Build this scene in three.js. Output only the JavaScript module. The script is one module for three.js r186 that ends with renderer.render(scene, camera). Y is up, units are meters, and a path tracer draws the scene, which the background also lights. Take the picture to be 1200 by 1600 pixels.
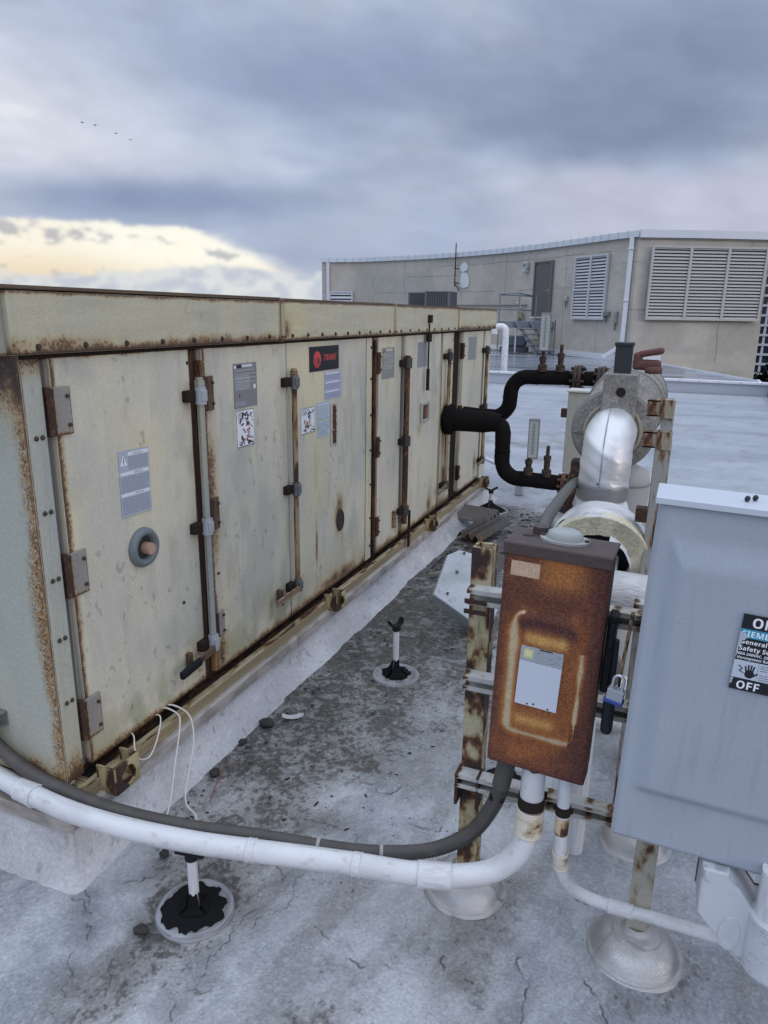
import * as THREE from 'three';
import { mergeGeometries, mergeVertices } from 'three/addons/utils/BufferGeometryUtils.js';
import { RoundedBoxGeometry } from 'three/addons/geometries/RoundedBoxGeometry.js';

// ---------------------------------------------------------------- noise
let seedState = 1234567;
function rnd() { seedState |= 0; seedState = (seedState + 0x6D2B79F5) | 0; let t = Math.imul(seedState ^ (seedState >>> 15), 1 | seedState); t = (t + Math.imul(t ^ (t >>> 7), 61 | t)) ^ t; return ((t ^ (t >>> 14)) >>> 0) / 4294967296; }
const rr = (a, b) => a + (b - a) * rnd();
const NT = new Float32Array(65536); for (let i = 0; i < 65536; i++) NT[i] = rnd();
function vn(x, y) {
  const xi = Math.floor(x), yi = Math.floor(y); let fx = x - xi, fy = y - yi;
  fx = fx * fx * (3 - 2 * fx); fy = fy * fy * (3 - 2 * fy);
  const x0 = xi & 255, x1 = (xi + 1) & 255, y0 = (yi & 255) << 8, y1 = ((yi + 1) & 255) << 8;
  const a = NT[x0 | y0], b = NT[x1 | y0], c = NT[x0 | y1], d = NT[x1 | y1];
  return a + (b - a) * fx + (c - a) * fy + (a - b - c + d) * fx * fy;
}
function fbm(x, y, o = 4) { let s = 0, a = 0.5, n = 0; for (let i = 0; i < o; i++) { s += a * vn(x, y); n += a; x = x * 2.03 + 17.3; y = y * 2.03 + 41.7; a *= 0.5; } return s / n; }
const clamp = (x, a = 0, b = 1) => Math.min(b, Math.max(a, x));
const sst = (a, b, x) => { const t = clamp((x - a) / (b - a)); return t * t * (3 - 2 * t); };
const mix = (a, b, t) => a + (b - a) * t;
const mix3 = (a, b, t) => [mix(a[0], b[0], t), mix(a[1], b[1], t), mix(a[2], b[2], t)];
const s2l = (c) => { c /= 255; return c <= 0.04045 ? c / 12.92 : Math.pow((c + 0.055) / 1.055, 2.4); };

// ---------------------------------------------------------------- camera, sky, sun, exposure
const scene = new THREE.Scene();
const camera = new THREE.PerspectiveCamera(70.73, 0.75, 0.03, 6000);
camera.position.set(0, 1.65, 0);
camera.up.set(-0.1133, 0.9640, -0.2403);
camera.lookAt(-0.3631, 1.65 - 0.2654, -0.8932);

const EXPOSURE = 1.0;
function skyColor(x, y, z) {                       // linear radiance of an overcast evening sky
  const a = Math.atan2(x, -z) * 57.29578, e = Math.asin(clamp(y, -1, 1)) * 57.29578;
  const yy = Math.max(y, 0) + 0.13, px = x / yy, pz = z / yy;
  const n1 = fbm(px * 0.8 + 9, pz * 0.8 + 3, 5), n2 = fbm(px * 2.1 + 31, pz * 2.1 + 7, 4);
  const ww = fbm(a / 7.5 + 40 + e * 0.12, e / 4.2 + 11, 4) - 0.5, w2 = fbm(a / 2.8 + 80 + e * 0.2, e / 1.6 + 5, 5) - 0.5, w3 = fbm(a / 2.0 + 13 + e * 0.3, e / 0.55 + 55, 5);
  let c = mix3([186, 197, 216], [148, 162, 190], sst(0.34, 0.66, n1 * 0.72 + n2 * 0.28));
  // the band of the sky towards the north, as it lies over the roofs
  const ahead = sst(75, 45, Math.abs(a + 22));
  if (ahead > 0) {
    let f = mix3([190, 201, 221], [163, 175, 200], sst(0.36, 0.64, n1 * 0.6 + n2 * 0.4 + ww * 0.3));
    const lo = sst(11, 3, e + ww * 4);
    f = mix3(f, [166, 177, 202], lo * 0.7);
    const lite = Math.exp(-(((a + 51) / 12) ** 2) - (((e - 11.5) / 5) ** 2));
    f = mix3(f, [210, 215, 228], clamp(lite * 1.3 + ww * lite * 1.4 + w2 * lite * 0.5));
    f = mix3(f, [232, 233, 238], sst(0.55, 0.9, Math.exp(-(((a + 47.5) / 3) ** 2) - (((e - 12.2) / 0.8) ** 2)) + w2 * 0.9) * 0.55);
    const smear = Math.exp(-(((a + 41) / 7) ** 2) - (((e - 9.3) / 1.5) ** 2));
    f = mix3(f, [208, 210, 222], clamp(smear * (0.2 + 1.4 * Math.max(0, w2 + ww + 0.1))));
    // dark shelf of cloud, its base sloping
    const edge = 9.6 + (a > -8 ? (a + 8) * 0.06 : (a + 8) * -0.10) + ww * 2.6 + w2 * 0.6;
    const shelf = sst(edge - 0.7, edge + 1.6, e) * Math.exp(-(((e - 14) / 6.5) ** 2)) * Math.exp(-(((a + 4) / 17) ** 2));
    f = mix3(f, [129, 141, 168], clamp(shelf * (0.92 + ww * 0.9)));
    const shelf2 = Math.exp(-(((a + 26) / 11) ** 2) - (((e - 15) / 3) ** 2));
    f = mix3(f, [136, 150, 180], clamp(shelf2 * (0.5 + ww * 1.4 + w2 * 0.5)));
    const pinkB = sst(-19, -6, a) * sst(10.4, 8.6, e + ww * 1.5);
    f = mix3(f, [189, 192, 210], pinkB * 0.85);
    const belly = sst(-56, -40, a) * sst(-22, -33, a) * Math.exp(-(((e - 7.4 - (a + 40) * 0.02) / 1.5) ** 2));
    f = mix3(f, [140, 154, 183], clamp(belly * (0.9 + ww)));
    { const t = (w2 * 0.075 + (w3 - 0.5) * 0.04 + ww * 0.06) * (0.6 + 0.6 * sst(2, 8, e)) + 0.015; f = f.map((v) => v * (1 + t)); }
    const w4b = fbm(a * 0.8 + 3, e * 1.6 + 8, 4);
    // clear gap over the western horizon, lit by the evening
    const eu = 5.8 - Math.max(0, a + 36) * 0.34 + ww * 0.4 + w2 * 0.7 + (w3 - 0.5) * 0.7;
    const gap = sst(eu + 0.10 + sst(-38, -31, a) * 0.3, eu - 0.22 - sst(-38, -30, a) * 1.1, e) * sst(-25, -32, a + ww * 5);
    let g = mix3([240, 224, 196], [255, 252, 238], clamp(sst(2.2, 4.6, e) * 0.8 + sst(-46, -38, a) * 0.5));
    const gs = (ca, ce, ra, re) => Math.exp(-(((a - ca) / ra) ** 2) - (((e - ce) / re) ** 2)); const w4 = fbm(a * 1.1 + e * 0.9, e * 2.6 + 21, 4); const wisp = sst(0.60, 0.80, w4 * 0.9 + 0.34 * gs(-45.2, 5.0, 2.6, 0.55) + 0.36 * gs(-34.6, 3.95, 1.3, 0.35) + 0.4 * gs(-48.8, 5.2, 0.9, 0.5) + 0.2 * gs(-41.5, 4.3, 1.6, 0.4));
    g = mix3(g, [158, 161, 176], wisp * 0.62);
    f = mix3(f, g, gap);
    const lc = 2.2 + sst(-46, -37, a) * 0.9 + w2 * 1.3 + (w4b - 0.5) * 0.9;
    const low = sst(lc + 0.08, lc - 0.35, e) * sst(-22, -27, a);
    f = mix3(f, mix3([190, 199, 214], [220, 223, 226], sst(0.35, 0.65, w4b)), low * 0.9);
    c = mix3(c, f, ahead);
  }
  const over = sst(20, 50, e);
  c = mix3(c, [214, 223, 240], over * 0.75);
  let l = [s2l(c[0]), s2l(c[1]), s2l(c[2])];
  const lift = 1 + over * 0.85 + sst(60, 110, Math.abs(((a + 22 + 540) % 360) - 180)) * 0.34;
  l = l.map((v) => v * lift);
  const sd = Math.exp(-((((((a - 112 + 540) % 360) - 180) / 38)) ** 2)) * Math.exp(-(((e - 7) / 9) ** 2));   // evening glow to the east-south-east
  l = [l[0] + sd * 0.52, l[1] + sd * 0.34, l[2] + sd * 0.24];
  if (y < 0) { const t = sst(0, -0.12, y); l = l.map((v) => mix(v, 0.16, t)); }
  return l;
}
const SKW = 2048, SKH = 1024, skyData = new Float32Array(SKW * SKH * 4);
for (let j = 0; j < SKH; j++) {
  const el = ((j + 0.5) / SKH - 0.5) * Math.PI, cy = Math.cos(el), sy = Math.sin(el);
  for (let i = 0; i < SKW; i++) {
    const th = ((i + 0.5) / SKW - 0.5) * 2 * Math.PI, l = skyColor(Math.cos(th) * cy, sy, Math.sin(th) * cy), k = (j * SKW + i) * 4;
    skyData[k] = l[0]; skyData[k + 1] = l[1]; skyData[k + 2] = l[2]; skyData[k + 3] = 1;
  }
}
const sky = new THREE.DataTexture(skyData, SKW, SKH, THREE.RGBAFormat, THREE.FloatType);
sky.mapping = THREE.EquirectangularReflectionMapping; sky.magFilter = THREE.LinearFilter; sky.minFilter = THREE.LinearFilter; sky.needsUpdate = true;
scene.background = sky; scene.environment = sky;
const sun = new THREE.DirectionalLight(new THREE.Color(1, 0.84, 0.74), 0.5);
sun.position.set(60, 14, 24); sun.target.position.set(0, 0, -3); sun.castShadow = true; sun.shadow.radius = 40;
sun.shadow.mapSize.set(2048, 2048); Object.assign(sun.shadow.camera, { left: -30, right: 30, top: 30, bottom: -30, near: 1, far: 200 });
scene.add(sun, sun.target);
const renderer = new THREE.WebGLRenderer({ antialias: true });
renderer.setSize(768, 1024); renderer.shadowMap.enabled = true;
renderer.toneMapping = THREE.LinearToneMapping; renderer.toneMappingExposure = EXPOSURE;

// ---------------------------------------------------------------- helpers
const WP = new WeakMap();                                            // world position of groups that only translate
const used = {};
function numbered(n) { const k = used[n] = (used[n] ?? -1) + 1; return k ? n + '_' + String(k).padStart(3, '0') : n; }
function tag(o, label, category, group, kind) { o.userData.label = label; if (category) o.userData.category = category; if (group) o.userData.group = group; if (kind) o.userData.kind = kind; return o; }
function thing(name, label, category, p = [0, 0, 0], group, kind) { const o = new THREE.Group(); o.name = numbered(name); o.position.set(...p); WP.set(o, p); scene.add(o); return tag(o, label, category, group, kind); }
function M(name, geo, mat, parent, p = [0, 0, 0], r) {              // p is a world position when the parent only translates
  const m = new THREE.Mesh(geo, mat); m.name = parent ? name : numbered(name); m.castShadow = m.receiveShadow = true;
  const w = parent ? WP.get(parent) : [0, 0, 0];
  if (w) { m.position.set(p[0] - w[0], p[1] - w[1], p[2] - w[2]); WP.set(m, p); } else m.position.set(...p);
  if (r) { m.rotation.set(...r); WP.delete(m); }
  (parent || scene).add(m); return m;
}
function G(name, parent, p = [0, 0, 0], r) { const o = new THREE.Group(); o.name = name; const w = WP.get(parent); if (w) { o.position.set(p[0] - w[0], p[1] - w[1], p[2] - w[2]); WP.set(o, p); } else o.position.set(...p); if (r) { o.rotation.set(...r); WP.delete(o); } parent.add(o); return o; }
const V = (a) => new THREE.Vector3(...a);
const rbox = (w, h, d, r = 0.004, s = 1) => new RoundedBoxGeometry(w, h, d, s, Math.min(r, w / 2.01, h / 2.01, d / 2.01));
const box = (w, h, d) => new THREE.BoxGeometry(w, h, d);
function cyl(r, h, axis = 'y', seg = 16, r2 = r) { const g = new THREE.CylinderGeometry(r2, r, h, seg); if (axis === 'x') g.rotateZ(-Math.PI / 2); if (axis === 'z') g.rotateX(Math.PI / 2); return g; }
function mg(...gs) { return mergeGeometries(gs.map((g) => { g = g.index ? g.toNonIndexed() : g; for (const k of Object.keys(g.attributes)) if (!['position', 'normal', 'uv'].includes(k)) g.deleteAttribute(k); return g; })); }
const tr = (g, x, y, z) => g.translate(x, y, z);
function pipeCurve(pts, bend = 0.05) {
  const c = new THREE.CurvePath(), P = pts.map(V); let cur = P[0].clone();
  for (let i = 1; i < P.length; i++) {
    if (i === P.length - 1) { c.add(new THREE.LineCurve3(cur, P[i])); break; }
    const d0 = P[i].clone().sub(P[i - 1]), d1 = P[i + 1].clone().sub(P[i]); const b = Math.min(bend, d0.length() * 0.499, d1.length() * 0.499);
    const p0 = P[i].clone().addScaledVector(d0.normalize(), -b), p1 = P[i].clone().addScaledVector(d1.normalize(), b);
    if (cur.distanceTo(p0) > 1e-4) c.add(new THREE.LineCurve3(cur, p0));
    const k = 0.5523; c.add(new THREE.CubicBezierCurve3(p0, p0.clone().addScaledVector(d0, b * k), p1.clone().addScaledVector(d1, -b * k), p1)); cur = p1;
  }
  return c;
}
const pipe = (pts, r, bend, seg = 80, rad = 14) => new THREE.TubeGeometry(pipeCurve(pts, bend), seg, r, rad, false);
const hose = (pts, r, seg = 120, rad = 12) => new THREE.TubeGeometry(new THREE.CatmullRomCurve3(pts.map(V), false, 'centripetal'), seg, r, rad, false);
function sweep(pts, radii, seg = 40, rad = 32) {                     // tube whose radius changes along the way
  const c = new THREE.CatmullRomCurve3(pts.map(V)), g = new THREE.TubeGeometry(c, seg, 1, rad, false), p = g.attributes.position, q = new THREE.Vector3(), ctr = new THREE.Vector3();
  for (let i = 0; i <= seg; i++) {
    c.getPointAt(i / seg, ctr); const t = i / seg * (radii.length - 1), k = Math.min(radii.length - 2, Math.floor(t)), R = mix(radii[k], radii[k + 1], t - k);
    for (let j = 0; j <= rad; j++) { const n = i * (rad + 1) + j; q.fromBufferAttribute(p, n).sub(ctr).multiplyScalar(R).add(ctr); p.setXYZ(n, q.x, q.y, q.z); }
  }
  g.computeVertexNormals(); return g;
}
const lathe = (pts, seg = 32) => new THREE.LatheGeometry(pts.map((p) => new THREE.Vector2(p[0], p[1])), seg);
function lumpy(g, amp, freq, ox = 0) {
  g = mergeVertices((() => { g.deleteAttribute('normal'); const u = g; return u; })(), 1e-5); const p = g.attributes.position; g.computeVertexNormals(); const n = g.attributes.normal;
  for (let i = 0; i < p.count; i++) { const x = p.getX(i), y = p.getY(i), z = p.getZ(i), d = amp * ((fbm(x * freq + ox + y * 1.7 * freq, z * freq + 3 + y * freq, 3) - 0.5) * 2); p.setXYZ(i, x + n.getX(i) * d, y + n.getY(i) * d, z + n.getZ(i) * d); }
  g.computeVertexNormals(); return g;
}
function tex(w, h, fn, srgb = true) {
  const d = new Uint8Array(w * h * 4), o = [0, 0, 0];
  for (let j = 0; j < h; j++) for (let i = 0; i < w; i++) { fn((i + 0.5) / w, (j + 0.5) / h, o); const k = (j * w + i) * 4; d[k] = clamp(o[0], 0, 255); d[k + 1] = clamp(o[1], 0, 255); d[k + 2] = clamp(o[2], 0, 255); d[k + 3] = 255; }
  const t = new THREE.DataTexture(d, w, h, THREE.RGBAFormat); t.magFilter = THREE.LinearFilter; t.minFilter = THREE.LinearMipmapLinearFilter; t.generateMipmaps = true;
  t.wrapS = t.wrapT = THREE.RepeatWrapping; if (srgb) t.colorSpace = THREE.SRGBColorSpace; t.needsUpdate = true; return t;
}
function canvasTex(w, h, draw) { const c = document.createElement('canvas'); c.width = w; c.height = h; const x = c.getContext('2d'); draw(x, w, h); const t = new THREE.CanvasTexture(c); t.colorSpace = THREE.SRGBColorSpace; return t; }
const std = (o) => new THREE.MeshStandardMaterial({ roughness: 0.6, metalness: 0, ...o });
const matte = (o) => new THREE.MeshPhysicalMaterial({ metalness: 0, specularIntensity: 0.25, ...o });
const set3 = (o, c) => { o[0] = c[0]; o[1] = c[1]; o[2] = c[2]; };
// shared small-scale relief, 0.5 m tile
const reliefTex = tex(512, 512, (u, v, o) => { const g = 128 + (vnT(u * 60, v * 60, 60) - 0.5) * 110 + (vnT(u * 130, v * 130, 130) - 0.5) * 90; o[0] = o[1] = o[2] = g; }, false);
function vnT(x, y, p) { const xi = Math.floor(x), yi = Math.floor(y); let fx = x - xi, fy = y - yi; fx = fx * fx * (3 - 2 * fx); fy = fy * fy * (3 - 2 * fy); const m = (q) => ((q % p) + p) % p, x0 = m(xi), x1 = m(xi + 1), y0 = m(yi) << 8, y1 = m(yi + 1) << 8; const a = NT[x0 | y0], b = NT[x1 | y0], c = NT[x0 | y1], d = NT[x1 | y1]; return a + (b - a) * fx + (c - a) * fy + (a - b - c + d) * fx * fy; }
const waveTex = tex(512, 512, (u, v, o) => { o[0] = o[1] = o[2] = 128 + (vnT(u * 5, v * 4, 20) + 0.5 * vnT(u * 10, v * 8, 40) - 0.75) * 120 + (vnT(u * 220, v * 220, 220) - 0.5) * 26; }, false);
const relief = (rx, ry) => { const t = reliefTex.clone(); t.repeat.set(rx, ry); t.needsUpdate = true; return t; };
// wear: colour of rust for a strength 0..1
function rustCol(t, n) { return t < 0.5 ? mix3([160, 122, 76], [110, 72, 44], t * 2 + n * 0.3) : mix3([106, 72, 46], [50, 36, 30], (t - 0.5) * 2); }
// painted, weathered sheet metal: w,h in metres
function paintTex(w, h, { base = [200, 195, 176], seed = 0, L = 0, R = 0, T = 0, B = 0, spots = [], wear = 1, px = 340, streak = 1, green = 0, grain = 0 } = {}) {
  const W = Math.max(32, Math.round(w * px)), H = Math.max(32, Math.round(h * px));
  return tex(W, H, (u, v, o) => {
    const x = u * w, y = v * h, X = x + seed * 3.7, Y = y + seed * 1.9;
    const big = fbm(X * 3.1, Y * 2.2, 4), st = fbm(X * 22, Y * 1.6 + 9, 3), fine = vn(X * 260, Y * 260), mid = fbm(X * 11 + 5, Y * 8, 4);
    let c = mix3(base, [base[0] - 17, base[1] - 13, base[2] - 6], sst(0.42, 0.76, big * 0.65 + st * 0.35 * streak + mid * 0.1) * 0.8 * wear);
    c = mix3(c, [base[0] + 10, base[1] + 4, base[2] - 18], sst(0.5, 0.75, fbm(X * 2.3 + 20, Y * 1.1 + 3, 3)) * 0.6);
    c = mix3(c, [150, 153, 149], sst(0.56, 0.76, fbm(X * 5 + 60, Y * 3.2 + 21, 4) + (0.5 - v) * 0.06) * 0.38 * wear);
    if (green) c = mix3(c, [128, 128, 88], green * sst(0.25, 0.0, v) * sst(0.35, 0.6, mid));
    c = mix3(c, [120, 118, 106], sst(0.56, 0.82, fbm(X * 20 + 8, Y * 5 + 2, 4)) * 0.18 * wear);
    const scr = sst(0.76, 0.82, fbm(X * 46 + Y * 12, Y * 30 - X * 9, 2)) * sst(0.5, 0.66, fbm(X * 4 + 3, Y * 3 + 70, 2)); c = mix3(c, [104, 104, 96], scr * 0.30 * wear);
    let ru = 0; if (grain) { const q = sst(grain, grain * 0.25, w - x + (fbm(X * 12, Y * 7, 3) - 0.5) * 0.05); c = mix3(c, mix3([150, 118, 74], [98, 66, 40], sst(0.45, 0.6, vn(X * 210, Y * 210))), q * sst(0.30, 0.55, vn(X * 330 + 9, Y * 330) * 0.8 + vn(X * 150, Y * 150) * 0.2 + q * 0.10)); } const en = fbm(X * 16 + 3, Y * 5 + 31, 4) - 0.5, gr = fine * 0.55 + fbm(X * 120, Y * 120, 2) * 0.45;
    const e1 = (d, s) => s > 0 ? clamp(1 - d / (s * (1 + en * 1.5))) : 0;
    ru = Math.max(e1(x, L), e1(w - x, R), e1(h - y, T), e1(y, B));
    for (const [sx, sy, rx, ry, k] of spots) { const q = ((x - sx) / rx) ** 2 + ((y - sy) / ry) ** 2; if (q < 4) ru = Math.max(ru, (k ?? 0.9) * Math.exp(-q * 1.2) * (0.8 + en * 1.4)); }
    if (ru > 0.02) { const k = sst(0.26, 0.80, ru * 0.9 + (gr - 0.5) * 1.0); c = mix3(c, [164, 144, 104], clamp(ru * 1.1)); c = mix3(c, rustCol(clamp(ru * 0.95), gr), k * 0.92); }
    const f = (fine - 0.5) * 13; o[0] = c[0] + f; o[1] = c[1] + f; o[2] = c[2] + f;
  });
}
function rustyTex(w, h, base, amount, seed, px = 420, fs = 1) {      // paint flaking to rust in hard-edged islands
  return tex(Math.max(16, Math.round(w * px)), Math.max(16, Math.round(h * px)), (u, v, o) => {
    const x = u * w + seed * 5.1, y = v * h + seed * 2.3, n = fbm(x * 26 * fs, y * 14 * fs, 4), m = fbm(x * 5 * fs + 4, y * 3.5 * fs + 8, 3), fine = vn(x * 300, y * 300);
    const k = n * 0.6 + m * 0.4 + (amount - 0.5) * 0.42; let c = mix3(base, [base[0] * 0.82, base[1] * 0.78, base[2] * 0.68], sst(0.36, 0.5, k));
    c = mix3(c, [116, 78, 50], sst(0.48, 0.515, k)); c = mix3(c, [56, 39, 32], sst(0.51, 0.59, k + (fine - 0.5) * 0.08)); const f = (fine - 0.5) * 16; o[0] = c[0] + f; o[1] = c[1] + f; o[2] = c[2] + f;
  });
}
// ---------------------------------------------------------------- roof
const CRACKS = [[[-1.48, -1.3], [-1.35, -1.2], [-1.29, -1.05], [-1.27, -0.94]], [[-1.17, -1.53], [-1.18, -1.37], [-1.2, -1.24], [-1.19, -1.09], [-1.18, -0.9]], [[-0.98, -1.43], [-0.99, -1.26], [-0.97, -1.07], [-0.93, -0.8]], [[-0.95, -1.69], [-0.94, -1.47], [-0.95, -1.37]], [[-1.27, -1.28], [-1.2, -1.24]], [[-1.38, -1.36], [-1.31, -1.42], [-1.31, -1.47]], [[-1.48, -1.28], [-1.37, -1.23]], [[-1.02, -1.84], [-0.82, -1.84], [-0.75, -1.72]], [[-0.79, -1.46], [-0.7, -1.4], [-0.62, -1.39], [-0.49, -1.43]], [[-0.68, -1.94], [-0.57, -1.95], [-0.6, -2.04]], [[-0.22, -2.0], [-0.12, -1.85], [-0.06, -1.8]], [[-0.97, -2.11], [-0.84, -2.05], [-0.75, -2.13]], [[-0.41, -1.51], [-0.4, -1.41]], [[-1.05, -1.62], [-0.87, -1.53]], [[-0.22, -1.61], [-0.19, -1.3]], [[-0.08, -1.62], [0.03, -1.45], [0.02, -1.2]]];
const FEET = [[-1.121, -1.366, 0.16], [-1.103, -2.887, 0.15], [-0.43, -1.755, 0.18], [0.05, -1.70, 0.2], [-1.436, -5.998, 0.22], [-0.445, -2.279, 0.15]];
function roofDirt(x, z) {                                             // 0 clean silver coat .. 1 black grime
  const dc = x + 1.47, inCurb = z < -1.35 && z > -6.6;
  const lf = fbm(x * 1.6 + 7, z * 1.3 + 3, 3) - 0.5, wob = fbm(x * 4 + 30, z * 4, 3) - 0.5;
  let d = 0.10 + lf * 0.35;
  if (dc > -0.2) {
    const wid = (0.5 + 0.45 * sst(-1.6, -3.4, z)) * (1 + wob * 0.9);
    const fz = sst(-1.35, -2.2, z) * sst(-6.6, -5.6, z);
    d += fz * sst(wid + 0.35, wid * 0.1, dc) * 0.60;
    d += fz * Math.exp(-Math.max(0, dc) / 0.10) * 0.22 * sst(-2.0, -3.0, z);
    d += Math.exp(-(((x + 1.25) / 0.32) ** 2) - (((z + 5.2) / 0.7) ** 2)) * 0.45;      // rubbish by the far corner of the kerb
    d += Math.exp(-(((x + 1.25) / 0.18) ** 2) - (((z + 1.62) / 0.2) ** 2)) * 0.30; d += Math.exp(-(((x + 1.14 + wob * 0.1) / 0.12) ** 2)) * sst(-1.7, -1.4, z) * sst(-0.6, -1.0, z) * 0.26; d += Math.exp(-(((x + 0.55 + wob * 0.2 + (z + 1.2) * 0.1) / 0.16) ** 2)) * sst(-1.7, -1.4, z) * 0.20;
    d += sst(-1.0, -4, z) * sst(0.9, 0.3, x + 0.9) * 0.10;
  }
  d += Math.exp(-(((x + 2.5 - z * 0.02) / 1.5) ** 2) - (((z + 9.6) / 0.5) ** 2)) * 0.30;
  d += Math.exp(-(((x + 1.35) / 0.35) ** 2) - (((z + 8.4) / 0.25) ** 2)) * 0.25;
  for (const [fx0, fz0, fr] of FEET) { const q = Math.hypot(x - fx0, z - fz0) - fr * 0.72; if (q < 0.3) d += Math.exp(-((q / 0.06) ** 2)) * 0.22; }
  if (z > -3) d += Math.exp(-(((x + 0.32 + (z + 1.3) * 0.15) / 0.07) ** 2)) * sst(-1.75, -1.45, z) * 0.18 + Math.exp(-(((x + 0.62) / 0.12) ** 2)) * 0.10;
  return d;
}
function roofCol(x, z, o, fineScale = 1) {
  const d = roofDirt(x, z), n1 = fbm(x * 6, z * 6, 4), n2 = fbm(x * 30 + 5, z * 30 + 9, 3), n3 = vn(x * 190, z * 190), gz = fbm(x * 6 + 2, z * 0.9 + 6, 3);
  const sm = fbm(x * 2.6 + 11 + z * 0.5, z * 1.1 + 5, 4); let c = mix3([178, 181, 185], [134, 139, 146], sst(0.30, 0.70, n1 * 0.25 + n2 * 0.15 + gz * 0.25 + sm * 0.35)); c = mix3(c, [112, 111, 108], sst(0.54, 0.72, fbm(x * 7.5 + 31 + z * 1.5, z * 1.7 + 8, 4)) * 0.42);
  const far = sst(-4.5, -7.5, z);
  if (far > 0) { const lap = fbm(x * 0.5 + 3, z * 2.1, 4), lap2 = fbm(x * 1.1 + 20, z * 5, 3); c = mix3(c, mix3([164, 169, 177], [132, 138, 148], sst(0.32, 0.76, lap * 0.55 + lap2 * 0.2 + fbm(x * 0.7 + 51, z * 0.8, 4) * 0.25)), far * 0.8); }
  const soft = sst(0.10, 0.72, d + (n1 - 0.5) * 0.55 + (n2 - 0.5) * 0.15), near = sst(-9, -5, z);
  c = mix3(c, [104, 102, 97], soft * 0.74);
  const th = 0.74 - 0.36 * soft, gn = fbm(x * 64 + 12, z * 64 + 4, 3) * 0.75 + vn(x * 150, z * 150) * 0.25, grit = sst(th, th + 0.14, gn);
  c = mix3(c, [54, 52, 48], grit * (0.25 + 0.42 * soft) * (0.3 + 0.7 * near));
  const heavy = sst(0.54, 0.98, d + (n1 - 0.5) * 0.9 + (n2 - 0.5) * 0.5); c = mix3(c, mix3([46, 44, 41], [92, 90, 85], n2), heavy * 0.85); c = mix3(c, [150, 152, 154], sst(0.56, 0.74, fbm(x * 22 + 40, z * 22, 4)) * soft * 0.6 * near);
  c = mix3(c, [190, 194, 200], sst(0.62, 0.82, fbm(x * 85 + 70, z * 85 + 14, 2)) * 0.28);
  const f = (n3 - 0.5) * 26; o[0] = c[0] + f; o[1] = c[1] + f; o[2] = c[2] + f;
}
const RX0 = -3.0, RX1 = 1.75, RZ0 = -6.6, RZ1 = 0.4;
const crackMask = new Float32Array(2048 * 2048);
(function () {
  const sx = 2048 / (RX1 - RX0), sz = 2048 / (RZ1 - RZ0);
  function dot(x, z, r, k) { const i0 = (x - RX0) * sx, j0 = (z - RZ0) * sz, ri = r * sx + 1, rj = r * sz + 1; for (let j = Math.max(0, Math.floor(j0 - rj)); j <= Math.min(2047, j0 + rj); j++) for (let i = Math.max(0, Math.floor(i0 - ri)); i <= Math.min(2047, i0 + ri); i++) { const d = Math.hypot((i - i0) / sx, (j - j0) / sz); const v = k * clamp(1 - d / r); const q = j * 2048 + i; if (v > crackMask[q]) crackMask[q] = v; } }
  function line(P, w0, k0, sd, am) {
    for (let s = 0; s + 1 < P.length; s++) { const [ax, az] = P[s], [bx, bz] = P[s + 1], L = Math.hypot(bx - ax, bz - az), n = Math.ceil(L / 0.002); for (let i = 0; i <= n; i++) { const t = i / n, x = ax + (bx - ax) * t, z = az + (bz - az) * t; const jx = (fbm(x * 16 + sd, z * 16, 5) - 0.5) * am + (vn(x * 90 + sd, z * 90) - 0.5) * 0.010, jz = (fbm(x * 16 + sd + 50, z * 16 + 9, 5) - 0.5) * am + (vn(x * 90, z * 90 + sd) - 0.5) * 0.010; const g = fbm(x * 25 + sd, z * 25 + 7, 2); dot(x + jx, z + jz, w0 * (0.35 + g * 1.4), k0 * sst(0.30, 0.60, g)); } }
  }
  CRACKS.forEach((P, i) => { line(P, 0.0030, 1, i * 3.1, 0.07); if (i < 8) { line(P, 0.011, 0.30, i * 3.1, 0.07); line(P, 0.055, 0.26, i * 3.1, 0.05); } if (i < 5) line(P.map(([x, z]) => [x + 0.03, z + 0.03]), 0.0022, 0.8, i * 3.1 + 40, 0.10); });
  for (let i = 0; i < 14; i++) { const x = rr(-1.4, 0.4), z = rr(-3.6, -0.8), a = rr(0, 6.28), l = rr(0.05, 0.22); line([[x, z], [x + Math.cos(a) * l, z + Math.sin(a) * l]], 0.0020, 0.6, i * 7.7 + 100, 0.07); }
  for (const [x, z, r] of FEET) { let P = []; for (let a = 0; a <= 6.4; a += 0.2) P.push([x + Math.cos(a) * r * 0.82, z + Math.sin(a) * r * 0.82]); if (r < 0.17) line(P, 0.0035, 0.4, x * 9, 0.03); }
})();
const nearRoofMat = std({ roughness: 0.52, map: tex(2048, 2048, (u, v, o) => {
  const x = mix(RX0, RX1, u), z = mix(RZ0, RZ1, v); roofCol(x, z, o); const c = crackMask[Math.min(2047, Math.floor(v * 2048)) * 2048 + Math.min(2047, Math.floor(u * 2048))];
  if (c > 0) { const k = c * 0.85; o[0] = mix(o[0], 44, k); o[1] = mix(o[1], 42, k); o[2] = mix(o[2], 40, k); }
}), bumpMap: relief(9.5, 14), bumpScale: 0.0028 });
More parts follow.
